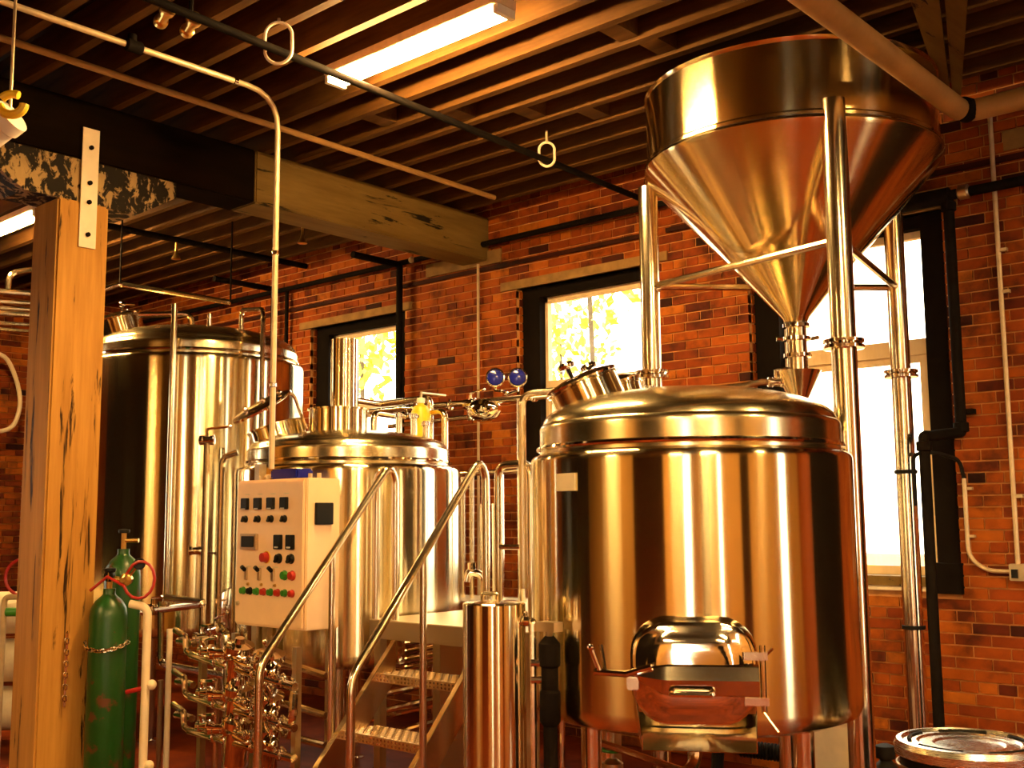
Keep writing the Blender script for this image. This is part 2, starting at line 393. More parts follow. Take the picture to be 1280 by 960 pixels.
def plain_window(name, axis, a, b, c, z0=0.15, z1=3.9):
    r = sroot(name, ((a+b)/2, c, 0.9) if axis == 'y' else (c, (a+b)/2, 0.9))
    def q(a0, a1, z0_, z1_, t=0.05): 
        return MB().bb(a0, a1, c, c+t, z0_, z1_) if axis == 'y' else MB().bb(c, c+t, a0, a1, z0_, z1_)
    for a0, a1, z0_, z1_ in ((a, a+0.05, z0, z1), (b-0.05, b, z0, z1), (a+0.05, b-0.05, z1-0.07, z1), (a+0.05, b-0.05, z0, z0+0.08), (a+0.05, b-0.05, 2.57, 2.63)):
        q(a0, a1, z0_, z1_).build('frame_bar', 'black_frame', r, 0)
    q(a+0.05, b-0.05, z0+0.08, 2.57, 0.006).build('pane', 'window_glass', r, 0); q(a+0.05, b-0.05, 2.63, z1-0.07, 0.006).build('pane', 'window_glass', r, 0)
wn = 4
for a, b in FW: plain_window('window_%d' % wn, 'y', a, b, YF-0.2); wn += 1
for a, b in RW: plain_window('window_%d' % wn, 'x', a, b, XR+0.15); wn += 1
for a, b in LW: plain_window('window_%d' % wn, 'x', a, b, XL-0.2, 0.9, 3.4); wn += 1
def dark_slab(name, x0, x1, y0, y1, z1, mat='black_frame', axis='y'):  # unseen black slabs added for dark bands in the tank reflections
    r = sroot(name, ((x0+x1)/2, (y0+y1)/2, 0))
    MB().bb(x0, x1, y0, y1, 0, z1).build('leaf', mat, r, 0)
    if axis == 'y': MB().bb(x0-0.08, x0-0.001, y0, y1, 0, z1).bb(x1+0.001, x1+0.08, y0, y1, 0, z1).bb(x0-0.08, x1+0.08, y0, y1, z1+0.001, z1+0.1).build('slab_frame', 'deck_wood', r, 0)
    return r
dark_slab('dark_slab_1', -3.4, -0.3, YF+0.001, YF+0.06, 3.6)
dark_slab('dark_slab_2', -1.0, 1.6, WY-0.07, WY-0.012, 3.4)
dark_slab('dark_slab_3', XR-0.06, XR-0.001, -4.3, -2.9, 3.4, axis='x'); dark_slab('dark_slab_4', XR-0.06, XR-0.001, 1.1, 1.9, 3.4, axis='x')
struct(MB().bb(-7.4, -4.9, YF+0.001, YF+0.03, 0.9, 3.4).build('reflection_panel', 'cream_paint', smooth=0))  # unseen cream panel added for a bright band in the mash tun's reflection
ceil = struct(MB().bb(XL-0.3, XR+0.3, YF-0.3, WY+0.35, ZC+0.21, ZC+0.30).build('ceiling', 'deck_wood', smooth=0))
JS = 0.283; J0 = onZ(640, 76, ZC).y
jm = None; k = 0
y = J0 - JS*math.floor((J0-YF-0.05)/JS)
while y < WY-0.05:
    if jm is None:
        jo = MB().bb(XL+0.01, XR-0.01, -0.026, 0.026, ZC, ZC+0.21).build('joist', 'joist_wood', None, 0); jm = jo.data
    else:
        jo = bpy.data.objects.new('joist', jm); COL.objects.link(jo)
    jo.parent = ceil; jo.location = (0, y, 0); y += JS
for x, kk in ((-3.28, 1), (-3.22, 2), (-5.2, 1), (-4.75, 2), (-4.4, 3), (-4.1, 4)):      # bridging blocks between joists
    yb = J0+JS*(kk-1)
    MB().bb(x-0.06, x+0.06, yb+0.03, yb+JS-0.03, ZC+0.02, ZC+0.19).build('bridging', 'joist_wood', ceil, 0)

# ------------------------------------------------------------------ fluorescent lamps
def lamp(x0, x1, y, label, z=ZC-0.01, bare=False):
    t = thing('fluorescent_lamp', label, 'lamp', ((x0+x1)/2, y, z-0.085), 'fluorescent lamps under the joists')
    MB().bb(x0, x1, y-0.075, y+0.075, z-0.055, z).build('housing', 'lamp_housing', t, 0, 0.004)
    for dy in (-0.045, 0.045):
        MB().cyl((x0+0.03, y+dy, z-0.075), (x1-0.03, y+dy, z-0.075), 0.017, 12).build('tube', 'lamp_tube', t)
    for x in (x0+0.015, x1-0.015):
        MB().bb(x-0.015, x+0.015, y-0.065, y+0.065, z-0.1, z-0.056).build('end_cap', 'white_plastic', t, 0)
    if bare:                                                   # unseen, added to keep light off the ceiling: wide reflector
        for sg in (-1, 1):
            MB().prism([(x0, y+sg*0.076, z-0.02), (x0, y+sg*0.27, z-0.13), (x0, y+sg*0.27, z-0.14), (x0, y+sg*0.076, z-0.035)], (0, 0, 0), (x1-x0, 0, 0)).build('added_hood', 'white_plastic', t, 0)
    return t
lamp(-4.72, -3.40, 3.81, 'glowing twin-tube fluorescent lamp above the steel stairs and control panel')
lamp(-9.78, -8.56, 3.93, 'glowing fluorescent lamp beyond the timber post')
for x, y, lab in ((0.6, 1.2, 'fluorescent lamp in the open middle of the room'), (1.6, 3.8, 'fluorescent lamp nearest the added dark slab on the brick wall'), (2.4, -1.0, 'fluorescent lamp nearest the right wall'),
                  (-5.6, -3.0, 'fluorescent lamp in front of the added cream panel'), (0.4, -2.6, 'fluorescent lamp between added dark slab and front window')):
    lamp(x-0.61, x+0.61, y, lab, bare=True)

# ------------------------------------------------------------------ timber post and beams
PX, PY = -6.35, 3.10
t = thing('timber_post', 'weathered square timber post with dark cracks and a bolted steel strap', 'post', (PX, PY, 0))
MB().bb(PX-0.16, PX+0.16, PY-0.16, PY+0.16, 0, 3.56).build('shaft', 'post_wood', t, 0, 0.012)
st = MB().bb(PX+0.161, PX+0.172, PY-0.03, PY+0.075, 3.28, 4.02).build('strap', 'cream_paint', t, 0)
for z in (3.36, 3.56, 3.68, 3.9): MB().cyl((PX+0.172, PY+0.022, z), (PX+0.186, PY+0.022, z), 0.014, 8).build('bolt', 'black_iron', st)
bol = MB().prism([(0, PY-0.62, 3.82), (0, PY-0.62, 3.72), (0, PY-0.36, 3.56), (0, PY+0.36, 3.56), (0, PY+0.62, 3.72), (0, PY+0.62, 3.82)], (PX-0.15, 0, 0), (PX+0.15, 0, 0)).build('bolster', 'peeling_paint', t, 0)
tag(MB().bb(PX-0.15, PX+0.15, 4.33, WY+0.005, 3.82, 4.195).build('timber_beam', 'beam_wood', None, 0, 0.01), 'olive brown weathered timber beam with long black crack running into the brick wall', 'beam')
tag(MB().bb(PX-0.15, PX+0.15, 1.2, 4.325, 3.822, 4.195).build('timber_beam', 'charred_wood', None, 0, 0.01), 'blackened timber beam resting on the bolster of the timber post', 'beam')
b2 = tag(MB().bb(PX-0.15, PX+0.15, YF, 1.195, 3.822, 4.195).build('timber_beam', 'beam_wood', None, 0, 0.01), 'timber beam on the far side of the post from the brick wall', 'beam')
# tapered timber knee under the ceiling by the beige pipe
p = [onZ(1128, -40, ZC-0.075), onZ(1211, -40, ZC-0.075), onZ(1201, 112, ZC-0.075), onZ(1172, 95, ZC-0.075)]
t = thing('timber_knee', 'tapered pale timber boards fixed under the ceiling above the beige pipe', 'timber', p[2])
m0 = [p[0]*(1-q)+p[1]*q for q in (0, .5, .6, 1)]; m1 = [p[3]*(1-q)+p[2]*q for q in (0, .5, .6, 1)]
MB().prism([m0[0], m0[1], m1[1], m1[0]], (0, 0, 0.02), (0, 0, -0.05)).build('board', 'beam_wood', t, 0)
MB().prism([m0[2], m0[3], m1[3], m1[2]], (0, 0, 0.02), (0, 0, -0.035)).build('board', 'beam_wood', t, 0)
# ================================================================== tanks
UPV = Vector((0, 0, 1)); RT = rt0.copy(); FWD = Vector((-math.sin(YAW), math.cos(YAW), 0))
def arc(cx, cz, r, a0, a1, n=6): return [(cx+r*math.cos(R_(a0+(a1-a0)*i/n)), cz+r*math.sin(R_(a0+(a1-a0)*i/n))) for i in range(n+1)]
def clamp_ring(c, r, axis, parent, nut=True):
    m = MB(); a = Vector(axis).normalized(); c = Vector(c)
    m.lathe([(r, -0.014), (r*1.28, -0.010), (r*1.28, 0.010), (r, 0.014)], c, 20, a)
    if nut:
        u = a.orthogonal().normalized(); m.cyl(c+u*r*1.2-a.cross(u)*0.012, c+u*r*1.2+a.cross(u)*0.03, 0.009, 8)
    return m.build('clamp', 'polished_steel', parent)
def valve(p, axis, r, parent, hd=None, mat='polished_steel'):
    a = Vector(axis).normalized(); p = Vector(p)
    b = MB().lathe([(r, -0.05), (r*1.5, -0.045), (r*1.5, -0.025), (r*1.25, -0.02), (r*1.25, 0.02), (r*1.5, 0.025), (r*1.5, 0.045), (r, 0.05)], p, 18, a).build('valve', mat, parent)
    u = Vector(hd).normalized() if hd else a.orthogonal().normalized()
    w = a.cross(u).normalized()
    MB().cyl(p, p+u*(r+0.05), 0.011, 8).tube([p+u*(r+0.05), p+u*(r+0.055)+a*0.05+w*0.01, p+u*(r+0.065)+a*0.15+w*0.02], 0.009, 8).sphere(p+u*(r+0.065)+a*0.15+w*0.02, 0.014, 8).build('valve_handle', 'polished_steel', b)
    return b
def tank_body(t, c, R, z0, z1, rr, rz, top):
    prof = [(0.02, z0-0.06), (R*0.55, z0-0.055), (R*0.9, z0-0.035), (R-0.015, z0-0.012), (R, z0+0.02), (R, z0+0.05), (R, z1-0.05)] + arc(R-0.035, z1-0.035, 0.035, 0, 90, 5) + [(rr+0.004, z1+0.004), (rr*0.6, z1+0.002), (0.02, z1)]
    sh = MB().lathe(prof, (c[0], c[1], 0), 96).build('shell', 'brushed_steel', t, 30)
    lid = [(rr, z1+0.005), (rr, rz-0.05)] + arc(rr-0.03, rz-0.03, 0.03, 0, 60, 4)
    h = top-lid[-1][1]; r0 = lid[-1][0]
    lid += [(r0*math.cos(R_(a)), lid[len(lid)-1][1] + h*math.sin(R_(a))) if False else (r0*math.cos(R_(a)), rz-0.004+(top-rz)*math.sin(R_(a))) for a in range(6, 90, 6)] + [(0.01, top)]
    ld = MB().lathe(lid, (c[0], c[1], 0), 96).build('lid', 'dome_steel', t, 40)
    MB().ring((c[0], c[1], z1+0.03), rr+0.006, 0.012, seg=72).build('lid_band', 'polished_steel', ld)
    return sh, ld
def tank_legs(t, c, R, z0, angs, r=0.05):
    for a in angs:
        x, y = c[0]+R*0.80*math.cos(R_(a)), c[1]+R*0.80*math.sin(R_(a))
        l = MB().cyl((x, y, 0.015), (x, y, z0-0.03), r, 16).build('leg', 'pipe_steel', t)
        MB().lathe([(r*1.6, 0), (r*1.6, 0.012), (r*0.7, 0.018)], (x, y, 0), 16).build('foot', 'pipe_steel', l)
def domez(r, rr, rz, top): return rz+(top-rz)*math.sqrt(max(0, 1-(r/rr)**2))
def neck(t, base, axis, r, h, name='manway', cover=True, mat='brushed_steel', tilt=None):
    a = Vector(axis).normalized(); base = Vector(base)
    n = MB().lathe([(r, -0.05), (r, h-0.012), (r*1.06, h-0.01), (r*1.06, h), (r*0.9, h), (r*0.9, h-0.03)], base, 32, a).build(name, mat, t)
    if cover:
        q = base+a*h
        cv = MB().lathe([(r*1.08, 0.002), (r*1.10, 0.012), (r*1.02, 0.022), (r*0.6, 0.04), (0.01, 0.047)], q, 32, a).build('hatch_cover', 'polished_steel', n)
    return n

# ---- mash tun with the grain door
MC = Vector((-2.822, 4.428, 0)); MR, MZ0, MZ1 = 0.745, 0.80, 1.935
t = thing('mash_tun', 'large brushed steel mash tun with domed lid and oval grain door at its foot', 'tank', MC)
sh, ld = tank_body(t, MC, MR, MZ0, MZ1, 0.70, 2.085, 2.255)
na = Vector((-MC.x, -MC.y, 0)).normalized(); nt_ = Vector((-na.y, na.x, 0))
if nt_.dot(RT) < 0: nt_ = -nt_
a0 = math.degrees(math.atan2(na.y, na.x))
tank_legs(t, MC, MR, MZ0, [a0+48, a0-48, a0+132, a0-132], 0.045)
# cross brace between legs and drain under the dish
l1 = MC+Vector((math.cos(R_(a0-48)), math.sin(R_(a0-48)), 0))*MR*0.8; l2 = MC+Vector((math.cos(R_(a0+132)), math.sin(R_(a0+132)), 0))*MR*0.8
MB().tube([l1+UPV*0.70, l2+UPV*0.25], 0.016, 8).build('brace', 'pipe_steel', t)
MB().tube([MC+UPV*0.76, MC+UPV*0.50, MC+UPV*0.5+na*0.5-nt_*0.35], 0.03, 10, 0.1).build('drain_pipe', 'pipe_steel', t)
# hatch at the left of the lid with knobs
hb = MC - RT*0.44 + FWD*0.12; hb.z = domez(0.46, 0.69, 2.085, 2.255)-0.02
hax = (UPV*0.92 - RT*0.40 - FWD*0.02)
nk = neck(t, hb, hax, 0.175, 0.115)
hx = hax.normalized(); top = hb+hx*0.14
for s, d in ((-0.04, 0.0), (0.07, 0.03)):
    q = top+RT*s+FWD*d
    MB().cyl(q, q+hx*0.05, 0.012, 8).lathe([(0.012, 0.05), (0.04, 0.055), (0.045, 0.07), (0.03, 0.085), (0.005, 0.088)], q, 12, hx).build('star_knob', 'polished_steel', nk)
hb2 = MC - RT*0.27 + FWD*0.30; hb2.z = domez(0.40, 0.69, 2.085, 2.255)-0.02
neck(t, hb2, UPV*0.97-RT*0.25, 0.115, 0.11, 'side_neck')
hb3 = MC - RT*0.12 + FWD*0.42; hb3.z = domez(0.43, 0.69, 2.085, 2.255)
s3 = MB().cyl(hb3-UPV*0.03, hb3+UPV*0.10, 0.026, 12).build('lid_nozzle', 'pipe_steel', t); clamp_ring(hb3+UPV*0.08, 0.028, UPV, s3)
# pipe that loops over the left edge of the lid
q = MC-RT*0.66
MB().tube([q+UPV*1.3-RT*0.12+FWD*0.35, q+UPV*2.27-RT*0.12+FWD*0.35, q+UPV*2.29+RT*0.10+FWD*0.35, q+UPV*2.29+RT*0.20+FWD*0.35, q+UPV*2.1+RT*0.20+FWD*0.35], 0.02, 10, 0.06).build('loop_pipe', 'pipe_steel', t)
# data plate
ang = math.asin(-0.70); pn = na*math.cos(ang)+nt_*math.sin(ang); pt = Vector((-pn.y, pn.x, 0)); 
rot = Matrix((( pt.x, pn.x, 0), (pt.y, pn.y, 0), (0, 0, 1)))
MB().box(MC+pn*(MR+0.003)+UPV*1.80, (0.125, 0.008, 0.075), rot).build('data_plate', 'label_paper', t, 0)
# grain door
def rrect(w, h, r, n=6):
    pts = []
    for cx, cy, s in ((w/2-r, h/2-r, 0), (-w/2+r, h/2-r, 90), (-w/2+r, -h/2+r, 180), (w/2-r, -h/2+r, 270)):
        for i in range(n+1):
            a = R_(s+90*i/n); pts.append((cx+r*math.cos(a), cy+r*math.sin(a)))
    return pts
dc = MC+UPV*1.045
def lay(w, h, r, d): return [dc+nt_*x+UPV*y_+na*d for x, y_ in rrect(w, h, r)]
door = MB().loft([lay(0.50, 0.42, 0.15, MR-0.10), lay(0.50, 0.42, 0.15, MR-0.005), lay(0.475, 0.395, 0.14, MR+0.015), lay(0.46, 0.38, 0.135, MR+0.04), lay(0.46, 0.38, 0.135, MR+0.075)]).build('grain_door', 'polished_steel', t, 40)
MB().loft([lay(0.455, 0.375, 0.13, MR+0.076), lay(0.47, 0.39, 0.135, MR+0.082), lay(0.47, 0.39, 0.135, MR+0.098), lay(0.44, 0.36, 0.12, MR+0.106), lay(0.40, 0.32, 0.11, MR+0.106), lay(0.36, 0.28, 0.10, MR+0.118), lay(0.26, 0.18, 0.07, MR+0.124)]).build('door_cover', 'polished_steel', door, 40)
bar = MB(); sec = [(-0.085, 0.118), (-0.075, 0.134), (-0.02, 0.150), (0.03, 0.136), (0.04, 0.118)]
bar.loft([[dc+nt_*x+UPV*(zc_+z*k)+na*(MR+d) for z, d in sec] for x, k, zc_ in ((-0.215, 0.30, 0.0), (-0.13, 0.9, 0.0), (-0.10, 1.0, 0.0), (0.245, 1.0, 0.0))])
bar.build('clamp_bar', 'polished_steel', door, 25)
MB().tube([dc-nt_*0.09-UPV*0.07+na*(MR+0.13), dc-nt_*0.09-UPV*0.07+na*(MR+0.165), dc+nt_*0.07-UPV*0.07+na*(MR+0.165), dc+nt_*0.07-UPV*0.07+na*(MR+0.13)], 0.011, 8, 0.02).build('grip_bar', 'polished_steel', door)
hg = MB().cyl(dc+nt_*0.262+UPV*0.11+na*(MR+0.10), dc+nt_*0.262-UPV*0.14+na*(MR+0.10), 0.012, 10)
for z in (0.07, -0.10): hg.box(dc+nt_*0.235+UPV*z+na*(MR+0.10), (0.09, 0.04, 0.03), Matrix(((nt_.x, na.x, 0), (nt_.y, na.y, 0), (0, 0, 1))))
hg.tube([dc+nt_*0.26+UPV*0.06+na*(MR+0.10), dc+nt_*0.30+UPV*0.10+na*(MR+0.12)], 0.006, 6).tube([dc+nt_*0.26-UPV*0.14+na*(MR+0.10), dc+nt_*0.31-UPV*0.21+na*(MR+0.12)], 0.006, 6)
hg.build('hinge', 'pipe_steel', door)
ws = MB().tube([dc-nt_*0.16+UPV*0.03+na*(MR+0.15), dc-nt_*0.26+UPV*0.0+na*(MR+0.14), dc-nt_*0.385+UPV*0.005+na*(MR+0.13)], 0.013, 8)
ws.tube([dc-nt_*0.36+na*(MR+0.13), dc-nt_*0.395+UPV*0.10+na*(MR+0.15)], 0.010, 8).tube([dc-nt_*0.34+na*(MR+0.13), dc-nt_*0.36+UPV*0.105+na*(MR+0.10)], 0.009, 8)
ws.sphere(dc-nt_*0.395+UPV*0.10+na*(MR+0.15), 0.014, 8).build('wing_screw', 'polished_steel', door)
bx = MB().box(dc-nt_*0.235-UPV*0.04+na*(MR+0.09), (0.05, 0.04, 0.05), Matrix(((nt_.x, na.x, 0), (nt_.y, na.y, 0), (0, 0, 1)))).build('screw_lug', 'pipe_steel', door, 0, 0.004)
# spent-grain chute under the door
a_, b_, c_, d_ = dc-nt_*0.235-UPV*0.165+na*(MR+0.02), dc+nt_*0.235-UPV*0.165+na*(MR+0.02), dc+nt_*0.225-UPV*0.285+na*(MR+0.15), dc-nt_*0.20-UPV*0.285+na*(MR+0.15)
ch = MB().prism([a_, b_, c_, d_], na*0.0, na*0.006+UPV*0.004)
ch.prism([a_, d_, d_+UPV*0.06+na*0.02, a_+UPV*0.13+na*0.02], nt_*-0.004, nt_*0.0).prism([b_, c_, c_+UPV*0.06+na*0.02, b_+UPV*0.13+na*0.02], nt_*0.0, nt_*0.004)
ch.build('grain_chute', 'brushed_steel', t, 0)

# ---- brew kettle with chimney and open hatch
KC = Vector((-5.658, 4.736, 0)); KR, KZ0, KZ1 = 0.739, 0.80, 1.985
t = thing('brew_kettle', 'round steel brew kettle with short chimney and an open tilted hatch', 'tank', KC)
tank_body(t, KC, KR, KZ0, KZ1, 0.665, 2.115, 2.235)
tank_legs(t, KC, KR, KZ0, [45, 135, 225, 315], 0.045)
nb = KC-RT*0.06-FWD*0.10; nb.z = 2.215
kn = neck(t, nb, UPV, 0.19, 0.155, 'steam_neck', False)
MB().lathe([(0.17, 0.13), (0.10, 0.14), (0.01, 0.14)], nb, 32).build('neck_plate', 'dull_steel', kn)
cb_ = nb+RT*0.035+FWD*0.03
MB().lathe([(0.092, 0.141), (0.092, 0.62), (0.084, 0.62), (0.084, 0.5), (0.01, 0.5)], cb_, 28).build('chimney', 'brushed_steel', t)
hb = KC-RT*0.46-FWD*0.05; hb.z = domez(0.46, 0.655, 2.115, 2.235)-0.015
hn = neck(t, hb, UPV*0.95-RT*0.3, 0.18, 0.08, 'manway', False)
cvn = (UPV*0.80-RT*0.42-FWD*0.30).normalized(); cvc = hb-RT*0.10+UPV*0.20-FWD*0.06
cv = MB().lathe([(0.20, -0.004), (0.215, 0.0), (0.215, 0.014), (0.19, 0.022), (0.1, 0.035), (0.01, 0.038)], cvc, 36, cvn).build('hatch_cover', 'polished_steel', hn)
MB().tube([hb+RT*0.18+UPV*0.06, cvc+RT*0.20+UPV*0.10, cvc+RT*0.02+UPV*0.05], 0.012, 8, 0.05).build('cover_arm', 'pipe_steel', hn)
for s in (-0.1, 0.02, 0.12): MB().sphere(cvc+RT*s+UPV*(s*0.5+0.03)-FWD*0.06, 0.018, 8).build('wing_nut', 'polished_steel', cv)
for dx, dy, hgt in ((0.42, 0.1, 0.15), (0.52, -0.12, 0.10), (0.30, 0.28, 0.17)):
    p = KC+RT*dx+FWD*dy; p.z = domez(math.hypot(dx, dy), 0.655, 2.115, 2.235)
    s3 = MB().cyl(p-UPV*0.03, p+UPV*hgt, 0.022, 12).build('lid_nozzle', 'pipe_steel', t); clamp_ring(p+UPV*(hgt-0.02), 0.024, UPV, s3)

# ---- tall hot liquor tank
HC = Vector((-8.163, 5.136, 0)); HR, HZ0, HZ1 = 0.905, 0.80, 2.95
t = thing('hot_liquor_tank', 'tall steel hot liquor tank standing beyond the timber post', 'tank', HC)
tank_body(t, HC, HR, HZ0, HZ1, 0.85, 3.075, 3.27)
tank_legs(t, HC, HR, HZ0, [35, 125, 215, 305], 0.05)
FW2 = HC.normalized(); RT2 = Vector((FW2.y, -FW2.x, 0))
hb = HC-RT2*0.60-FW2*0.18; hb.z = domez(0.62, 0.84, 3.075, 3.27)-0.02
nk = neck(t, hb, UPV*0.93-RT2*0.3-FW2*0.15, 0.19, 0.13)
q = hb+UPV*0.18
MB().tube([q, q+UPV*0.06, q+UPV*0.06+RT2*0.10], 0.012, 8, 0.03).sphere(q+UPV*0.06, 0.028, 8).build('star_knob', 'polished_steel', nk)
for dx, hgt in ((0.10, 0.12), (0.36, 0.13)):
    p = HC+RT2*dx-FW2*0.2; p.z = domez(0.35, 0.84, 3.075, 3.27)
    MB().cyl(p-UPV*0.05, p+UPV*hgt, 0.022, 12).build('lid_nozzle', 'pipe_steel', t)
yv = HC-FW2*(HR+0.05)
MB().tube([HC+RT2*0.36-FW2*0.2+UPV*3.28, HC+RT2*0.36-FW2*0.2+UPV*3.42, HC+RT2*0.50-FW2*0.80+UPV*3.32, HC+RT2*0.50-FW2*(HR-0.0)+UPV*3.25, HC+RT2*0.50-FW2*HR+UPV*0.95], 0.020, 10, 0.08).build('gooseneck_pipe', 'pipe_steel', t)
MB().tube([HC-RT2*0.17-FW2*(HR+0.06)+UPV*3.30, HC-RT2*0.17-FW2*(HR+0.06)+UPV*1.02], 0.024, 12).build('standpipe', 'pipe_steel', t)
MB().tube([HC-RT2*0.50-FW2*0.25+UPV*3.33, HC-RT2*0.05-FW2*0.25+UPV*3.36, HC-RT2*0.03-FW2*0.25+UPV*3.20], 0.024, 10, 0.07).build('lid_pipe', 'pipe_steel', t)
q = HC+RT2*0.03-FW2*(HR+0.03)+UPV*1.42; valve(q, RT2, 0.022, t, hd=-FW2)
MB().lathe([(0.16, 0), (0.16, 0.01), (0.1, 0.02)], HC-FW2*(HR-0.01)+UPV*0.98+RT2*0.35, 24, -FW2).build('side_port', 'polished_steel', t)
MB().tube([HC+RT2*0.22-FW2*(HR+0.03)+UPV*2.2, HC+RT2*0.22-FW2*(HR+0.03)+UPV*0.98], 0.011, 8).build('sight_glass', 'polished_steel', t)

# ---- grist hopper on three legs
GC = Vector((-2.86, 5.65, 0)); GR, GJ, GT = 0.835, 3.645, 4.07
t = thing('grist_hopper', 'conical steel grist hopper raised on three tall legs by the window', 'hopper', GC)
MB().lathe([(GR-0.012, GT), (GR-0.03, GT-0.002), (GR-0.02, GT-0.01), (GR-0.02, GJ+0.02), (0.02, GJ+0.03)][::-1] if False else [(GR-0.035, GT), (GR-0.008, GT), (GR-0.015, GT-0.014), (GR-0.02, GT-0.02), (GR-0.02, GJ+0.04), (GR-0.004, GJ+0.025), (GR-0.004, GJ+0.008)], (GC.x, GC.y, 0), 96, cap=False).build('drum', 'hopper_steel', t, 30)
MB().lathe([(GR-0.035, GT-0.004), (0.01, GT-0.002)], (GC.x, GC.y, 0), 64, cap=False).build('top_cover', 'dull_steel', t, 30)
MB().lathe([(GR-0.006, GJ+0.006), (GR, GJ-0.01), (GR-0.012, GJ-0.035), (0.075, 2.76), (0.065, 2.735)], (GC.x, GC.y, 0), 96, cap=False).build('cone', 'hopper_steel', t, 25)
LEG = [Vector((-2.315, 5.065, 0)), Vector((-3.65, 5.36, 0)), Vector((-2.575, 6.40, 0))]
for i, l in enumerate(LEG):
    lg = MB().cyl(l+UPV*0.015, l+UPV*(3.73 if i == 0 else 3.62), 0.062 if i == 0 else 0.058, 20).build('leg', 'pipe_steel', t)
    MB().lathe([(0.063, 2.455), (0.10, 2.46), (0.10, 2.475), (0.085, 2.482), (0.10, 2.49), (0.10, 2.505), (0.063, 2.51)], l, 24).build('flange', 'polished_steel', lg)
    MB().lathe([(0.10, 0), (0.10, 0.014), (0.06, 0.02)], l, 20).build('foot', 'pipe_steel', lg)
for z in (1.90, 1.0): MB().lathe([(0.059, z-0.012), (0.066, z-0.01), (0.066, z+0.01), (0.059, z+0.012)], LEG[2], 20).build('strap', 'black_rubber', t)
for a, b, z in ((0, 1, 3.01), (1, 2, 3.01), (0, 2, 3.01)): MB().tube([LEG[a]+UPV*z, LEG[b]+UPV*z], 0.021, 10).build('brace', 'pipe_steel', t)
MB().tube([LEG[1]+UPV*3.0, LEG[1]+UPV*3.0+Vector((0.06, 0, 0))], 0.03, 10).build('brace_lug', 'pipe_steel', t)
sp = MB().cyl((GC.x, GC.y, 2.46), (GC.x, GC.y, 2.745), 0.058, 20).build('spout', 'pipe_steel', t)
for z in (2.715, 2.64, 2.545): clamp_ring((GC.x, GC.y, z), 0.060, UPV, sp)
MB().tube([Vector((GC.x, GC.y, 2.64))-RT*0.08, Vector((GC.x, GC.y, 2.64))-RT*0.115], 0.012, 8).tube([Vector((GC.x, GC.y, 2.64))+RT*0.08, Vector((GC.x, GC.y, 2.65))+RT*0.125], 0.012, 8).build('slide_gate', 'polished_steel', sp)
# ---- grist hydrator funnel under it
t = thing('grist_funnel', 'small steel funnel under the hopper spout with a side water pipe', 'funnel', (GC.x, GC.y, 2.05))
MB().lathe([(0.045, 2.285), (0.128, 2.455), (0.122, 2.455), (0.04, 2.285)], (GC.x, GC.y, 0), 36, cap=False).build('cone', 'pipe_steel', t)
tk = MC-Vector((GC.x, GC.y, 0)); tk.z = 0; tk.normalize()
e = MC-tk*0.60
MB().tube([Vector((GC.x, GC.y, 2.29)), Vector((GC.x, GC.y, 2.20)), e+UPV*2.165+(-tk)*0.16, e+UPV*2.14], 0.045, 14, 0.06).build('drop_pipe', 'pipe_steel', t)
clamp_ring((GC.x, GC.y, 2.275), 0.047, UPV, t)
w0 = Vector((GC.x, GC.y, 2.395))-RT*0.085
MB().tube([w0, w0-RT*0.14, w0-RT*0.22-UPV*0.02, w0-RT*0.50-UPV*0.045, w0-RT*0.62-UPV*0.05, w0-RT*0.66-UPV*0.3], 0.019, 10, 0.05).build('water_pipe', 'pipe_steel', t)
valve(w0-RT*0.04, RT, 0.02, t, hd=UPV)
# ================================================================== control panel
CX0, CX1, CY0, CY1, CZ0, CZ1 = -5.48, -4.834, 3.753, 3.985, 1.052, 1.876
t = thing('control_panel', 'cream control cabinet with rows of knobs, small displays and coloured push buttons', 'control panel', ((CX0+CX1)/2, (CY0+CY1)/2, 0))
MB().bb(CX0, CX1, CY0, CY1, CZ0, CZ1).build('cabinet', 'panel_paint', t, 0, 0.006)
dr = MB().bb(CX0+0.012, CX1-0.012, CY0-0.016, CY0-0.001, CZ0+0.012, CZ1-0.012).build('door', 'panel_paint', t, 0, 0.005)
W_, H_ = CX1-CX0, CZ1-CZ0
def dpos(u, v): return CX0+W_*u, CZ1-H_*v          # u,v measured on the door face
def pbox(name, u, v, w, h, mat, par, d=0.02, y=CY0-0.016):
    x, z = dpos(u, v); return MB().bb(x-w/2, x+w/2, y-d, y, z-h/2, z+h/2).build(name, mat, par, 0, 0.003)
def knob(name, u, v, r, mat, par, d=0.022):
    x, z = dpos(u, v); y = CY0-0.016
    return MB().lathe([(r*1.15, 0), (r*1.15, 0.006), (r, 0.008), (r*0.9, d), (0.001, d+0.002)], (x, y, z), 16, (0, -1, 0)).build(name, mat, par)
for i in range(4):
    u = 0.16+0.19*i
    d_ = pbox('display', u, 0.165, 0.062, 0.066, 'black_plastic', dr); pbox('display_label', u, 0.20, 0.04, 0.008, 'white_plastic', d_, 0.004, CY0-0.036)
    k = knob('selector', u, 0.27, 0.018, 'black_plastic', dr); x, z = dpos(u, 0.27); MB().box((x+0.004, CY0-0.042, z), (0.012, 0.012, 0.034), Matrix.Rotation(R_(30), 3, 'Y')).build('selector_grip', 'black_plastic', k, 0)
    pbox('tag_strip', u+0.02, 0.10, 0.05, 0.006, 'label_paper', dr, 0.003)
g = pbox('meter', 0.235, 0.425, 0.155, 0.09, 'dull_steel', dr); pbox('meter_screen', 0.235, 0.425, 0.12, 0.062, 'black_plastic', g, 0.004, CY0-0.036)
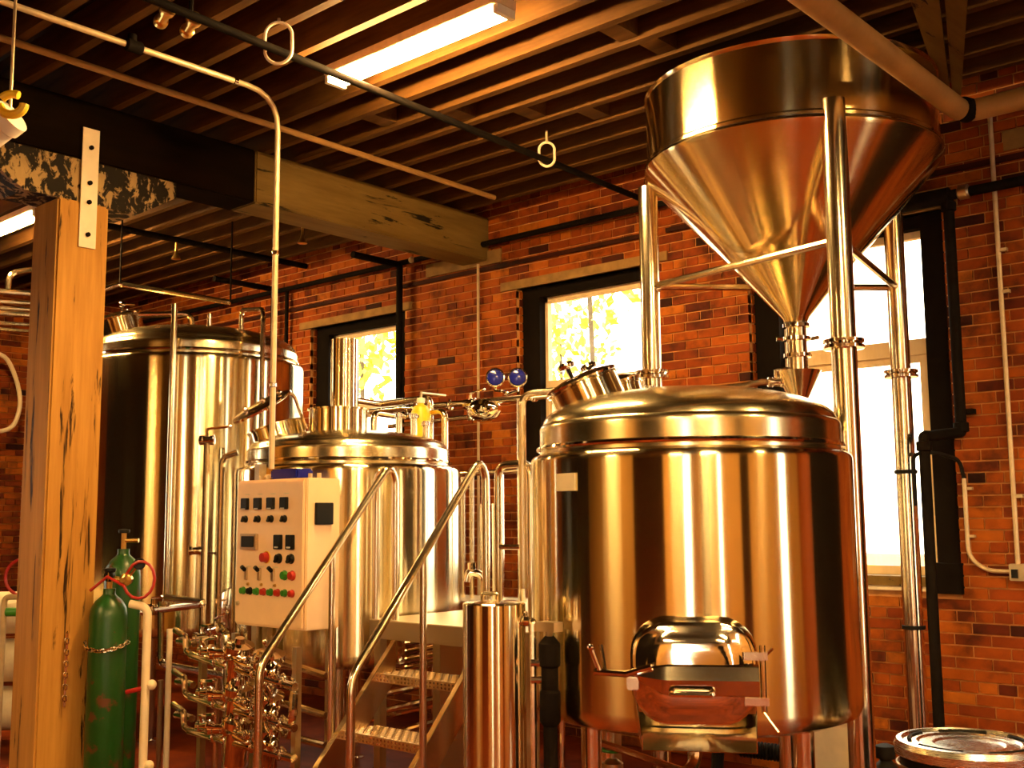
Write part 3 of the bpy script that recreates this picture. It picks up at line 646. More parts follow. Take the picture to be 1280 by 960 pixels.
for u in (0.655, 0.825):
    d_ = pbox('timer', u, 0.425, 0.065, 0.08, 'black_plastic', dr); pbox('timer_label', u, 0.46, 0.035, 0.01, 'white_plastic', d_, 0.004, CY0-0.036)
k = knob('emergency_stop', 0.48, 0.53, 0.028, 'red_plastic', dr, 0.035); x, z = dpos(0.48, 0.53)
MB().lathe([(0.036, 0), (0.036, 0.004), (0.02, 0.006)], (x, CY0-0.0165, z), 18, (0, -1, 0)).build('stop_collar', 'yellow_plastic', k)
for u in (0.66, 0.83):
    k = knob('selector', u, 0.535, 0.024, 'black_plastic', dr); x, z = dpos(u, 0.535); MB().box((x+0.004, CY0-0.042, z), (0.014, 0.014, 0.046), Matrix.Rotation(R_(30), 3, 'Y')).build('selector_grip', 'black_plastic', k, 0)
for i in range(3):
    u = 0.19+0.195*i
    b = pbox('toggle', u, 0.645, 0.028, 0.07, 'dull_steel', dr, 0.012); x, z = dpos(u, 0.62)
    MB().cyl((x, CY0-0.03, z), (x+0.004, CY0-0.055, z+0.02), 0.012, 8).build('toggle_lever', 'black_plastic', b)
    pbox('tag_strip', u+0.03, 0.595, 0.05, 0.006, 'label_paper', dr, 0.003)
    knob('indicator', u+0.03, 0.715, 0.008, 'brass', dr, 0.012)
for u, m in ((0.745, 'green_plastic'), (0.85, 'red_plastic')): knob('push_button', u, 0.645, 0.024, m, dr)
for i in range(8): knob('push_button', 0.15+0.1*i, 0.762, 0.019, ('green_plastic', 'black_plastic', 'green_plastic', 'red_plastic', 'green_plastic', 'red_plastic', 'green_plastic', 'red_plastic')[i], dr)
k = knob('door_lock', 0.07, 0.85, 0.012, 'dull_steel', dr, 0.012)
MB().bb(CX1+0.001, CX1+0.02, CY0+0.05, CY0+0.17, 1.62, 1.74).build('vent_screen', 'black_plastic', t, 0, 0.003)
MB().bb(CX0+0.22, CX0+0.47, CY0+0.06, CY0+0.18, CZ1+0.001, CZ1+0.06).build('top_switch_box', 'blue_plastic', t, 0, 0.01)
MB().tube([(CX0-0.03, CY0+0.20, CZ1+0.03), (CX0+0.22, CY0+0.20, CZ1+0.03)], 0.012, 8).build('cable_tray', 'conduit_grey', t)
for x in (CX0+0.05, CX0+0.12, CX1-0.05, CX1-0.13, CX1-0.2): MB().cyl((x, CY0+0.12, CZ1), (x, CY0+0.12, CZ1+0.03), 0.012, 8).build('cable_gland', 'dull_steel', t)
for x, y in ((CX0+0.03, CY1-0.03), (CX1-0.03, CY1-0.03)): MB().bb(x-0.02, x+0.02, y-0.02, y+0.02, 0, CZ0).build('stand_leg', 'dull_steel', t, 0)
MB().bb(CX0-0.06, CX0-0.012, CY1-0.08, CY1-0.03, 0, 1.98).build('stand_leg', 'dull_steel', t, 0)

# ================================================================== brewhouse platform with guard rails
PZ = 1.08; PYF = 4.23
t = thing('work_platform', 'steel brewhouse platform with bright plate deck between mash tun and kettle', 'platform', (-4.2, 5.0, 0))
MB().prism([(-4.86, PYF, PZ), (-3.64, PYF, PZ), (-3.64, 5.2, PZ), (-3.76, 5.2, PZ), (-3.76, 5.98, PZ), (-6.0, 5.98, PZ), (-6.0, 5.55, PZ), (-4.86, 5.55, PZ)], (0, 0, -0.006), (0, 0, 0)).build('deck', 'plate_steel', t, 0)
MB().bb(-4.86, -3.64, PYF, PYF+0.006, PZ-0.105, PZ-0.007).build('fascia', 'dull_steel', t, 0)
MB().bb(-4.86, -4.82, PYF+0.01, 5.5, PZ-0.09, PZ-0.007).bb(-3.68, -3.64, PYF+0.01, 5.2, PZ-0.09, PZ-0.007).bb(-4.8, -3.7, 5.0, 5.05, PZ-0.09, PZ-0.007).build('joist_frame', 'dull_steel', t, 0)
for x, y in ((-4.82, PYF+0.05), (-3.68, PYF+0.05), (-4.82, 5.45), (-3.80, 5.93), (-5.95, 5.93)): MB().bb(x-0.025, x+0.025, y-0.025, y+0.025, 0, PZ-0.007).build('leg', 'dull_steel', t, 0)
RZ = 1.925
def guard(pts, name='guard_rail', r=0.021):
    return MB().tube(pts, r, 12, 0.07).build(name, 'pipe_steel', t)
g = guard([(-3.885, PYF+0.03, PZ), (-3.885, PYF+0.03, RZ), (-3.66, PYF+0.03, RZ), (-3.66, PYF+0.03, PZ)])
MB().tube([(-3.885, PYF+0.03, 1.5), (-3.66, PYF+0.03, 1.5)], 0.014, 8).build('mid_rail', 'pipe_steel', g)
g = guard([(-5.92, 5.9, PZ), (-5.92, 5.9, 1.98), (-3.80, 5.9, 1.98), (-3.80, 5.9, PZ)])
for x in (-5.35, -4.9, -4.3): MB().cyl((x, 5.9, PZ), (x, 5.9, 1.97), 0.018, 10).build('baluster', 'pipe_steel', g)
g = guard([(-4.80, PYF+0.03, PZ), (-4.80, PYF+0.03, RZ+0.01), (-4.80, 4.0+0.02, RZ+0.01), (-5.40, 4.03, RZ+0.01)] if False else [(-4.84, PYF+0.03, PZ), (-4.84, PYF+0.03, RZ), (-4.69, PYF+0.03, RZ)])
# ---- stairs
t = thing('steel_stairs', 'steep steel stairs with checker plate treads and bent tube handrails', 'stairs', (-4.32, 3.6, 0))
SX0, SX1 = -4.66, -3.98
SLOPE = 1.12; 
def sz(y): return 0.975+(y-4.27)*SLOPE
for x, s in ((SX0, 1), (SX1, -1)):
    ya = 4.27-0.975/SLOPE
    poly = [(x, ya+0.0, 0.0), (x, ya+0.13, 0.0), (x, 4.222, sz(4.222)-0.14), (x, 4.222, PZ-0.02), (x, 4.17, PZ-0.02)]
    poly = [(x, ya, 0.01), (x, ya+0.14, 0.01), (x, 4.222, sz(4.222-0.14)), (x, 4.222, sz(4.222)+0.06), (x, ya, 0.08)]
    MB().prism(poly, (0, 0, 0), (s*0.035, 0, 0)).build('stringer', 'pipe_steel', t, 0, 0.003)
    yl = 3.345
    hr = MB().tube([(x-s*0.012, yl, 0.05), (x-s*0.012, yl, 0.925), (x-s*0.012, 4.15, 1.885), (x-s*0.012, 4.205, 1.945), (x-s*0.012, 4.222+0.03, 1.88), (x-s*0.012, 4.222+0.035, PZ+0.004)], 0.021, 14, 0.075).build('handrail', 'pipe_steel', t)
    ym = 3.80
    MB().cyl((x-s*0.012, ym, sz(ym)-0.1), (x-s*0.012, ym, 0.925+(ym-yl)*1.19), 0.018, 12).build('rail_post', 'pipe_steel', hr)
for z in (0.27, 0.54, 0.81):
    y = 4.27+(z-0.975)/SLOPE
    tr = MB().bb(SX0+0.036, SX1-0.036, y-0.02, y+0.20, z-0.005, z).build('tread', 'checker_plate', t, 0)
    MB().bb(SX0+0.036, SX1-0.036, y-0.024, y-0.0205, z-0.045, z-0.0).build('tread_nosing', 'checker_plate', tr, 0)
    sm = MB(); nx = 22
    for i in range(nx):
        for j in range(7):
            sm.box((SX0+0.05+i*(SX1-SX0-0.10)/(nx-1), y+0.0+j*0.03, z+0.002), (0.020, 0.007, 0.004), Matrix.Rotation(R_(45 if (i+j) % 2 else -45), 3, 'Z'))
        for j in range(2): sm.box((SX0+0.05+i*(SX1-SX0-0.10)/(nx-1), y-0.0255, z-0.012-j*0.02), (0.012, 0.003, 0.012), Matrix.Rotation(R_(45), 3, 'Y'))
    so = sm.build('tread_pattern', 'pipe_steel', tr, 0); so['kind'] = 'stuff'

# ---- upright filter vessel in front of the platform
c = Vector((-3.27, 3.555, 0)); r = 0.136
t = thing('filter_vessel', 'slim upright steel filter cylinder standing at the foot of the platform', 'vessel', c)
MB().lathe([(0.02, 0.10), (r-0.01, 0.10), (r, 0.112), (r, 1.28), (r-0.006, 1.286), (r-0.02, 1.29), (0.01, 1.295)], c, 48).build('body', 'brushed_steel', t, 30)
for a in (60, 180, 300): MB().cyl(c+Vector((0.1*math.cos(R_(a)), 0.1*math.sin(R_(a)), 0)), c+Vector((0.1*math.cos(R_(a)), 0.1*math.sin(R_(a)), 0.11)), 0.018, 8).build('leg', 'pipe_steel', t)
MB().tube([c+UPV*1.29-RT*0.05, c+UPV*1.325-RT*0.05, c+UPV*1.325+RT*0.02, c+UPV*1.29+RT*0.02], 0.008, 8, 0.02).build('lid_handle', 'pipe_steel', t)
q = c+RT*(r+0.0)+UPV*1.21-FWD*0.05
MB().tube([q-RT*0.03, q+RT*0.02, q+RT*0.03-FWD*0.02, q+RT*0.03-FWD*0.02-UPV*0.62], 0.016, 10, 0.04).build('side_pipe', 'pipe_steel', t); clamp_ring(q, 0.018, RT, t)
# ---- black inlet manifold beside it
c2 = c+RT*0.235-FWD*0.09
t = thing('sample_manifold', 'dark upright pipe manifold with small steel valves beside the filter cylinder', 'manifold', c2)
MB().cyl(c2, c2+UPV*1.02, 0.030, 14).lathe([(0.03, 0.78), (0.044, 0.80), (0.044, 0.92), (0.036, 0.93), (0.036, 1.02), (0.046, 1.03), (0.046, 1.12), (0.02, 1.15)], c2, 18).build('riser', 'black_iron', t)
MB().bb(c2.x-0.05, c2.x+0.05, c2.y-0.03, c2.y+0.03, 1.17, 1.21).cyl(c2+UPV*1.02, c2+UPV*1.17, 0.014, 8).build('head', 'dull_steel', t)
for z in (0.97, 1.04): MB().cyl(c2+UPV*z-RT*0.036, c2+UPV*z-RT*0.08, 0.016, 10).build('nozzle', 'polished_steel', t)
MB().cyl(c2+UPV*0.56-RT*0.028, c2+UPV*0.56-RT*0.075, 0.014, 10).build('nozzle', 'polished_steel', t)
# white gooseneck tap on the platform
p = Vector((-4.45, 4.75, PZ))
t = thing('gooseneck_tap', 'short bright gooseneck pipe tap rising from the platform deck', 'tap', p)
MB().tube([p, p+UPV*0.24, p+UPV*0.26-RT*0.09, p+UPV*0.2-RT*0.10], 0.022, 12, 0.07).build('spout', 'polished_steel', t); MB().cyl(p+UPV*0.27-RT*0.07, p+UPV*0.31-RT*0.07, 0.024, 10).build('cap', 'polished_steel', t)

# ================================================================== overhead process piping between the tanks
HY = 5.70
t = thing('process_header', 'long steel process pipe with valves and oval sight glass above the platform', 'pipe', (-5.4, HY, PZ))
za = 2.47
MB().tube([(-6.55, HY, za+0.02), (-4.62, HY, za), (-4.55, HY, za-0.02)], 0.024, 12).build('header', 'pipe_steel', t)
MB().tube([(-6.45, HY+0.10, za-0.10), (-5.45, HY+0.10, za-0.08)], 0.018, 10).build('lower_header', 'pipe_steel', t)
a = onY(605, 512, HY)
MB().lathe([(0.02, -0.15), (0.06, -0.11), (0.085, -0.05), (0.085, 0.05), (0.06, 0.11), (0.02, 0.15)], a, 24, (1, 0, 0)).build('sight_glass', 'polished_steel', t)
b = onY(588, 505, HY); valve(Vector((b.x, HY, za)), (1, 0, 0), 0.026, t, hd=UPV)
MB().cyl(b-UPV*0.02, b-UPV*0.12, 0.024, 10).build('drain_stub', 'polished_steel', t)
clamp_ring((onY(562, 505, HY).x, HY, za), 0.026, (1, 0, 0), t); clamp_ring((onY(668, 505, HY).x, HY, za), 0.026, (1, 0, 0), t)
b = onY(515, 497, HY); valve(Vector((b.x, HY, za+0.005)), (1, 0, 0), 0.026, t, hd=UPV)
u = onY(651, 510, HY)
MB().cyl((u.x, HY, PZ), (u.x, HY, za), 0.030, 14).build('riser', 'pipe_steel', t); MB().cyl((u.x-0.09, HY+0.1, PZ), (u.x-0.09, HY+0.1, za-0.1), 0.018, 12).build('riser', 'pipe_steel', t)
for x0, xb, zt, yy in ((470, 538, 499, 5.53), (500, 556, 515, 5.53)):
    p0, p1, p2 = onY(x0, zt+7, yy), onY(xb, zt-2, yy), onY(xb+3, 745, yy)
    pd = KC+(p0-KC)*1.0; 
    MB().tube([(p0.x+0.15, 5.14, 2.17), (p0.x+0.15, 5.14, p0.z), (p0.x+0.05, yy, p0.z), (p1.x, yy, p1.z), (p1.x, yy, PZ)], 0.024, 12, 0.06).build('riser', 'pipe_steel', t)
for x in (573, 584, 597, 612): q = onY(x, 700, 5.75); MB().cyl((q.x, 5.80, PZ), (q.x, 5.80, 1.95 if x < 590 else 1.75), 0.017, 10).build('riser', 'pipe_steel', t)
# twin blue gauges on one stem
gm = onY(633, 480, HY-0.02)
tt = thing('gauge_pair', 'pair of round blue faced gauges on one stem above the process pipe', 'gauge', (gm.x, HY-0.02, za+0.03))
for px in (619, 647):
    q = onY(px, 472, HY-0.02)
    ax = (EYEP-q); ax.z = 0; ax = ax.normalized()
    cs = MB().lathe([(0.062, -0.03), (0.068, -0.02), (0.068, 0.012), (0.060, 0.018), (0.058, 0.010), (0.001, 0.010)], q, 28, ax).build('gauge_case', 'pipe_steel', tt)
    MB().lathe([(0.057, 0.011), (0.05, 0.022), (0.03, 0.028), (0.001, 0.03)], q, 28, ax).build('dial', 'blue_plastic', cs)
    MB().tube([q-UPV*0.066, q-UPV*0.09, Vector((gm.x, HY-0.02, q.z-0.11))], 0.010, 8).build('arm', 'polished_steel', tt)
MB().cyl((gm.x, HY-0.02, za+0.032), (gm.x, HY-0.02, onY(633, 472, HY-0.02).z-0.10), 0.014, 10).build('stem', 'polished_steel', tt)
# yellow bottle hanging at the kettle
q = onY(526, 548, 5.45); t = thing('yellow_bottle', 'small yellow bottle clipped to the pipes over the kettle', 'bottle', q)
MB().lathe([(0.01, 0), (0.066, 0.004), (0.070, 0.02), (0.070, 0.19), (0.05, 0.23), (0.022, 0.245), (0.022, 0.262)], q, 24).build('body', 'yellow_plastic', t)
MB().lathe([(0.03, 0.255), (0.03, 0.29), (0.01, 0.295)], q, 16).build('cap', 'white_plastic', t)
MB().tube([q+UPV*0.28+RT*0.0, q+UPV*0.33, q+UPV*0.33+Vector((0, HY-5.45, 0))], 0.01, 8).build('hook', 'dull_steel', t)
# U-bend pipes in front of the kettle shell, left of the panel
t = thing('kettle_side_pipes', 'vertical steel pipes with small valves between hot liquor tank and kettle', 'pipe', KC-RT*0.78-FWD*0.25)
q = KC-RT*0.78-FWD*0.25
MB().tube([q+UPV*0.05, q+UPV*2.05, q+UPV*2.08+RT*0.10], 0.020, 10, 0.05).build('riser', 'pipe_steel', t)
MB().tube([q-RT*0.10+UPV*0.6, q-RT*0.10+UPV*2.16], 0.020, 10).build('riser', 'pipe_steel', t)
valve(q+UPV*2.16-RT*0.10, RT, 0.022, t, hd=UPV); valve(q+UPV*0.92-RT*0.10-FWD*0.03, RT, 0.02, t, hd=UPV)

# ================================================================== pump skid under the control panel
SY = 3.62
t = thing('pump_skid', 'low skid of steel pumps, pipes and valves under the control cabinet', 'pump skid', (-5.2, SY, 0))
lev = [(838, 868), (893, 922), (938, 962)]
for i, (ya, yb) in enumerate(lev):
    p0, p1 = onY(292, ya-10, SY), onY(428, yb, SY)
    zc = max((p0.z+p1.z)/2, 0.14)
    a, b = Vector((-5.72, SY, p0.z+0.01)), Vector((-4.74, SY, p1.z))
    MB().tube([a, b], 0.022, 12).build('rail_pipe', 'pipe_steel', t)
    MB().tube([a+Vector((0, 0, 0)), a+Vector((-0.06, 0, 0.02)), a+Vector((-0.06, 0, 0.10)), a+Vector((-0.18, 0, 0.13))], 0.018, 10, 0.03).build('elbow_pipe', 'pipe_steel', t)
    MB().tube([a+Vector((-0.22, 0.05, 0.06)), a+Vector((-0.05, 0.05, 0.055))], 0.022, 10).build('stub_pipe', 'pipe_steel', t)
    MB().tube([Vector((-5.6, SY+0.22, a.z+0.03)), Vector((-4.76, SY+0.22, b.z+0.03))], 0.020, 10).build('rail_pipe', 'pipe_steel', t)
    for j, x in enumerate((-5.30, -5.02)):
        f = (x-a.x)/(b.x-a.x); zz = a.z+(b.z-a.z)*f
        m = MB().lathe([(0.02, -0.16), (0.062, -0.155), (0.066, -0.14), (0.066, 0.04), (0.05, 0.05), (0.045, 0.07), (0.085, 0.075), (0.085, 0.11), (0.03, 0.12), (0.025, 0.15)], (x, SY+0.03, zz+0.02), 22, (0.25, -0.1, 0.92)).build('pump', 'polished_steel', t)
        MB().tube([(x, SY+0.02, zz+0.02), (x, SY-0.06, zz+0.06), (x+0.02, SY-0.04, zz+0.14)], 0.014, 8, 0.03).build('pump_outlet', 'pipe_steel', m)
    for j, x in enumerate((-5.52, -5.40, -5.16, -4.90)):
        f = (x-a.x)/(b.x-a.x); zz = a.z+(b.z-a.z)*f
        valve((x, SY-0.03, zz+0.06), ((1, 0.1, 0.1), (0.7, 0.7, 0), (1, 0, 0), (0.5, -0.5, 0.4))[j], 0.022, t, hd=((0, -0.5, 1), (0, -1, 0.4), (0.3, -1, 0.2), (0, 0, 1))[j])
        clamp_ring((x+0.05, SY, zz), 0.024, (1, 0, 0), t)
for x in (-5.66, -4.78):
    for y in (SY, SY+0.22): MB().bb(x-0.018, x+0.018, y-0.018+0.04, y+0.018+0.04, 0, 0.98).build('frame_post', 'dull_steel', t, 0)
MB().tube([(-4.86, SY+0.1, 0.84), (-4.77, SY+0.02, 0.80), (-4.76, SY+0.0, 0.60), (-4.86, SY+0.05, 0.52)], 0.024, 10, 0.08).build('return_bend', 'polished_steel', t)
# heat exchanger under the platform
t = thing('heat_exchanger', 'bank of horizontal steel tubes under the platform deck', 'heat exchanger', (-4.3, 4.75, 0))
for i, py in enumerate((806, 816, 826, 836)):
    a, b = onY(507, py, 4.55), onY(590, py-16, 4.80); MB().tube([a, b], 0.021, 10).build('exchanger_tube', 'polished_steel', t)
MB().bb(-4.62, -4.56, 4.5, 4.7, 0, 0.97).build('end_frame', 'dull_steel', t, 0); MB().bb(-3.76, -3.72, 4.9, 5.08, 0, 0.97).build('end_frame', 'dull_steel', t, 0)
for i, (xa, ya, xb, yb) in enumerate(((455, 872, 535, 856), (470, 890, 560, 870), (440, 905, 575, 872), (500, 915, 580, 890))):
    a, b = onY(xa, ya, 4.45+0.06*i), onY(xb, yb, 4.65+0.06*i); MB().tube([a, b], 0.022, 10).build('feed_pipe', 'polished_steel', t)
for x in (-4.45, -4.1, -3.85): MB().cyl((x, 4.72, 0), (x, 4.72, 0.96), 0.016, 10).build('riser', 'polished_steel', t)
# ================================================================== gas cylinders chained to the post
def gas(px, pz, label, full=True):
    t = thing('gas_cylinder', label, 'gas cylinder', px, 'green gas cylinders by the post')
    r = 0.105
    MB().lathe([(0.02, 0.0), (r-0.01, 0.0), (r, 0.02), (r, pz-0.10), (r*0.93, pz-0.05), (r*0.72, pz-0.01), (r*0.4, pz+0.02), (0.035, pz+0.03), (0.035, pz+0.06)], px, 28).build('body', 'green_cylinder', t)
    v = MB().cyl(px+UPV*(pz+0.05), px+UPV*(pz+0.16), 0.016, 10).cyl(px+UPV*(pz+0.11), px+UPV*(pz+0.11)+RT*0.09, 0.013, 10).build('valve', 'brass', t)
    MB().lathe([(0.03, 0.155), (0.034, 0.16), (0.034, 0.175), (0.01, 0.18)], px+UPV*pz, 14).build('valve_wheel', 'black_plastic', v)
    return t
gz = onX(135, 742, -6.07).z
G1 = Vector((-6.04, 3.27, 0)); G2 = Vector((-6.22, 3.45, 0))
gas(G1, 1.20, 'rusty dark green gas cylinder chained to the timber post')
g2 = gas(G2, 1.42, 'taller green gas cylinder half hidden behind the timber post')
# regulator with gauges and red hose
q = G1+UPV*1.31+RT*0.10
t = thing('gas_regulator', 'brass gas regulator with two black gauges on the rusty green cylinder', 'regulator', q)
MB().lathe([(0.012, -0.02), (0.032, -0.015), (0.036, 0.03), (0.02, 0.05), (0.014, 0.075)], q, 18, -FWD).build('body', 'brass', t)
for d, u in ((-RT*0.10+UPV*0.02, -1), (RT*0.07+UPV*0.09, 1)):
    g = q+d
    gg = MB().lathe([(0.03, -0.015), (0.034, 0.012), (0.03, 0.016), (0.001, 0.014)], g, 20, -FWD+RT*0.3*u).build('gauge', 'black_plastic', t)
    MB().cyl(q, g, 0.008, 8).build('gauge_stem', 'brass', gg)
pts = [q-RT*0.02]
for i in range(14):
    a = R_(150-i*24); pts.append(q+RT*(0.09+0.085*math.cos(a))+UPV*(0.0+0.105*math.sin(a))-FWD*(0.02+0.004*i))
pts += [q-RT*0.10+UPV*0.02-FWD*0.04, q-RT*0.20-UPV*0.06-FWD*0.03]
t = thing('red_hose', 'looped red gas hose hanging from the regulator', 'hose', q)
MB().tube(pts, 0.009, 8).build('hose', 'red_rubber', t)
# chain round the cylinder
t = thing('steel_chain', 'steel chain wrapped round the green cylinder with loose end hanging', 'chain', G1+UPV*0.9)
cpts = []
for i in range(15):
    a = R_(-170+i*150/14)+math.atan2(-FWD.y, -FWD.x)*0
    d = (-FWD*math.cos(R_(-80+i*160/14))+RT*math.sin(R_(-80+i*160/14)))
    cpts.append(G1+d*0.122+UPV*(0.955-0.035*math.sin(math.pi*i/14)))
start = Vector((PX+0.172, PY-0.08, 1.02))
hang = [start+Vector((0.012, 0.07, -0.02-0.032*i)) for i in range(13)]
def links(seq, step=1):
    for i, p in enumerate(seq):
        nx = seq[min(i+1, len(seq)-1)]; pv = seq[max(i-1, 0)]; d = (nx-pv).normalized()
        s = d.orthogonal().normalized() if i % 2 else d.cross(d.orthogonal()).normalized()
        e = d*0.021; w = s*0.010
        MB().tube([p-e*0.6-w, p+e*0.6-w, p+e, p+e*0.6+w, p-e*0.6+w, p-e], 0.0045, 5, closed=True).build('link', 'polished_steel', t)
links(cpts); links(hang)
# cream handrail frame beside the cylinders
p0 = G1+RT*0.22+FWD*0.02
t = thing('pipe_stand', 'cream painted pipe stand beside the gas cylinders', 'pipe stand', p0)
MB().tube([p0-RT*0.105+UPV*1.17, p0+UPV*1.15, p0+UPV*0.0], 0.024, 12, 0.05).build('stand_pipe', 'cream_paint', t)
MB().cyl(p0+RT*0.055+FWD*0.25, p0+RT*0.055+FWD*0.25+UPV*1.0, 0.018, 12).build('back_post', 'cream_paint', t)
for z in (0.70, 0.25):
    MB().tube([p0-RT*0.110+UPV*(z-0.03), p0+RT*0.03+UPV*z], 0.014, 8).build('bracket', 'red_rubber', t)
    MB().sphere(p0+RT*0.035+UPV*(z+0.01), 0.030, 10).build('fitting', 'cream_paint', t)
# low pipe loop from the stand across to the kettle
t = thing('floor_pipe_loop', 'steel pipe loop in front of the hot liquor tank', 'pipe', HC-FWD*1.2)
def hp(x, y, Y=3.95): return onY(x, y, Y)
MB().tube([hp(178, 765), hp(252, 755), hp(254, 753), hp(208, 747)], 0.024, 10, 0.03).build('loop', 'pipe_steel', t)
MB().tube([hp(201, 752), hp(201, 830), hp(297, 848), hp(297, 960)], 0.022, 10, 0.05).build('loop', 'pipe_steel', t)
valve(hp(190, 762), (1, 0, 0), 0.024, t, hd=UPV); valve(hp(270, 788), (1, 0, 0.2), 0.022, t, hd=UPV)
MB().tube([hp(255, 810), hp(283, 817)], 0.022, 10).build('stub', 'pipe_steel', t)
MB().tube([hp(258, 788), hp(283, 790), hp(283, 920)], 0.024, 10, 0.04).build('riser', 'pipe_steel', t)
for x in (201, 283): q = hp(x, 850); MB().cyl((q.x, q.y, 0), (q.x, q.y, q.z), 0.018, 10).build('support', 'dull_steel', t)

# ================================================================== pipes under the ceiling and on the walls
def pipe(name, label, pts, r, mat, cat='pipe', bend=0.0, seg=12):
    return tag(MB().tube(pts, r, seg, bend).build(name, mat), label, cat)
SPX = -4.50; SPZ = 4.03
pipe('sprinkler_pipe', 'black iron pipe hung in ring hangers under the joists above the stair', [(SPX+0.07, 2.2, SPZ+0.02), (SPX, 4.5, SPZ), (SPX-0.05, WY-0.015, SPZ-0.03)], 0.022, 'black_iron')
def hanger(p, label, s=1.0):
    t = thing('pipe_hanger', label, 'hanger', p+UPV*(ZC-p.z), 'ring hangers on the black pipe')
    u = RT; k = s
    pts = []
    for i in range(28):
        a = 2*math.pi*i/28; x = 0.052*k*math.cos(a); z = 0.055*k*math.sin(a)+(0.055*k if math.sin(a) > 0 else -0.0)
        pts.append(p+u*x+UPV*(z+0.02))
    MB().tube(pts, 0.009, 6, closed=True).build('ring', 'cream_paint', t)
    MB().cyl(p+UPV*(0.125*k), Vector((p.x, p.y, ZC+0.02)), 0.008, 8).build('rod', 'conduit_grey', t)
q = onZ(350, 66, 4.03); hanger(Vector((SPX+0.03, q.y, 4.03)), 'large cream ring hanger near the glowing lamp', 1.35)
q = onZ(689, 200, 4.01); hanger(Vector((SPX-0.02, q.y, 4.01)), 'small cream ring hanger close to the brick wall', 1.0)
a, b = onZ(-40, 34, ZC-0.025), onZ(618, 247, ZC-0.025)
pipe('ceiling_conduit', 'brown conduit crossing under the joists parallel to the timber beam', [a, b], 0.020, 'beige_pipe', 'conduit')
# bent conduit dropping to the control panel
CXc = -5.20; zc = onX(296, 102, CXc).z; cyv = onX(334, 300, CXc).y+0.06
t = thing('panel_conduit', 'pale bent conduit dropping from the ceiling to the control cabinet', 'conduit', (CXc, cyv, CZ1))
MB().tube([(CXc, 1.2, zc), (CXc, cyv, zc), (CXc, cyv, CZ1+0.061)], 0.017, 12, 0.22).build('conduit', 'conduit_grey', t)
q = onX(165, 62, CXc)
MB().lathe([(0.022, -0.04), (0.034, -0.03), (0.034, 0.05), (0.022, 0.06)], (CXc, q.y, zc), 16, (0, 1, 0)).build('elbow_box', 'black_iron', t)
MB().cyl((CXc, q.y, zc), (CXc, q.y, ZC+0.02), 0.024, 12).build('drop_pipe', 'black_iron', t)
for y_, z_ in ((cyv-0.30, zc), ): clamp_ring((CXc, y_, z_), 0.017, (0, 1, 0), t, False)
clamp_ring((CXc, cyv, 2.42), 0.017, UPV, t, False); clamp_ring((CXc, cyv, 3.2), 0.017, UPV, t, False)
# big beige insulated pipe over the hopper
a = onZ(1030, -8, 3.98); b = onZ(1190, 137, 3.98)
t = thing('beige_pipe', 'thick beige pipe passing beside the hopper and turning along the brick wall', 'pipe', b)
bx_ = (a.x+b.x)/2
MB().tube([(-1.945, YF+0.01, 3.79), (-1.945, 5.86, 3.79), (XR-0.01, 5.90, 3.83)], 0.058, 18, 0.10).build('insulated_pipe', 'beige_pipe', t)
MB().lathe([(0.059, -0.03), (0.066, -0.025), (0.066, 0.025), (0.059, 0.03)], (-1.92, 5.82, 3.79), 18, (0.3, 1, 0)).build('joint_band', 'black_iron', t)
# black pipes along the wall
t = thing('wall_gas_pipe', 'black iron pipe running along the brick wall with drops at the windows', 'pipe', (-7, 6.6, 3.9))
MB().tube([(XL+0.05, 6.62, 3.97), (-4.3, 6.62, 3.94)], 0.024, 10).build('main_run', 'black_iron', t)
MB().tube([(-7.21, 6.05, 3.93), (-7.21, 6.60, 3.93), (-7.21, 6.60, 2.55)], 0.030, 10, 0.03).build('drop', 'black_iron', t)
MB().tube([(-9.1, 5.9, 3.98), (-9.1, 6.60, 3.98), (-9.1, 6.60, 2.6)], 0.028, 10, 0.03).build('drop', 'black_iron', t)
MB().tube([(-8.93, 6.64, 3.95), (-8.93, 6.64, 2.6)], 0.02, 10).build('drop', 'black_iron', t)
MB().sphere((-7.05, 6.60, 3.95), 0.03, 8).build('fitting', 'conduit_grey', t)
t = thing('window_gas_pipe', 'heavy black pipe along the wall above the tall window with a vertical drop', 'pipe', (-2.3, 6.6, 2.1))
MB().tube([(-3.6, 6.60, 3.56), (-2.30, 6.60, 3.57)], 0.050, 12).build('thick_run', 'black_iron', t)
MB().tube([(-2.30, 6.60, 3.57), (XR-0.1, 6.60, 3.60)], 0.030, 12).build('main_run', 'black_iron', t)
MB().lathe([(0.032, -0.03), (0.045, -0.02), (0.045, 0.03), (0.032, 0.04)], (-2.22, 6.60, 3.572), 14, (1, 0, 0)).build('coupling', 'dull_steel', t)
MB().tube([(-2.31, 6.60, 3.54), (-2.31, 6.60, 2.13), (-2.40, 6.36, 2.10), (-2.42, 6.30, 2.10), (-2.42, 6.30, 0.0)], 0.032, 12, 0.02).build('drop', 'black_iron', t)
for p, a_ in (((-2.31, 6.60, 2.16), UPV), ((-2.42, 6.30, 2.04), UPV), ((-2.31, 6.60, 3.50), UPV)): MB().lathe([(0.033, -0.03), (0.044, -0.025), (0.044, 0.025), (0.033, 0.03)], p, 14, a_).build('elbow_collar', 'black_iron', t)
MB().bb(-2.33, -2.25, 6.63, 6.695, 2.24, 2.27).build('pipe_clip', 'black_iron', t, 0)
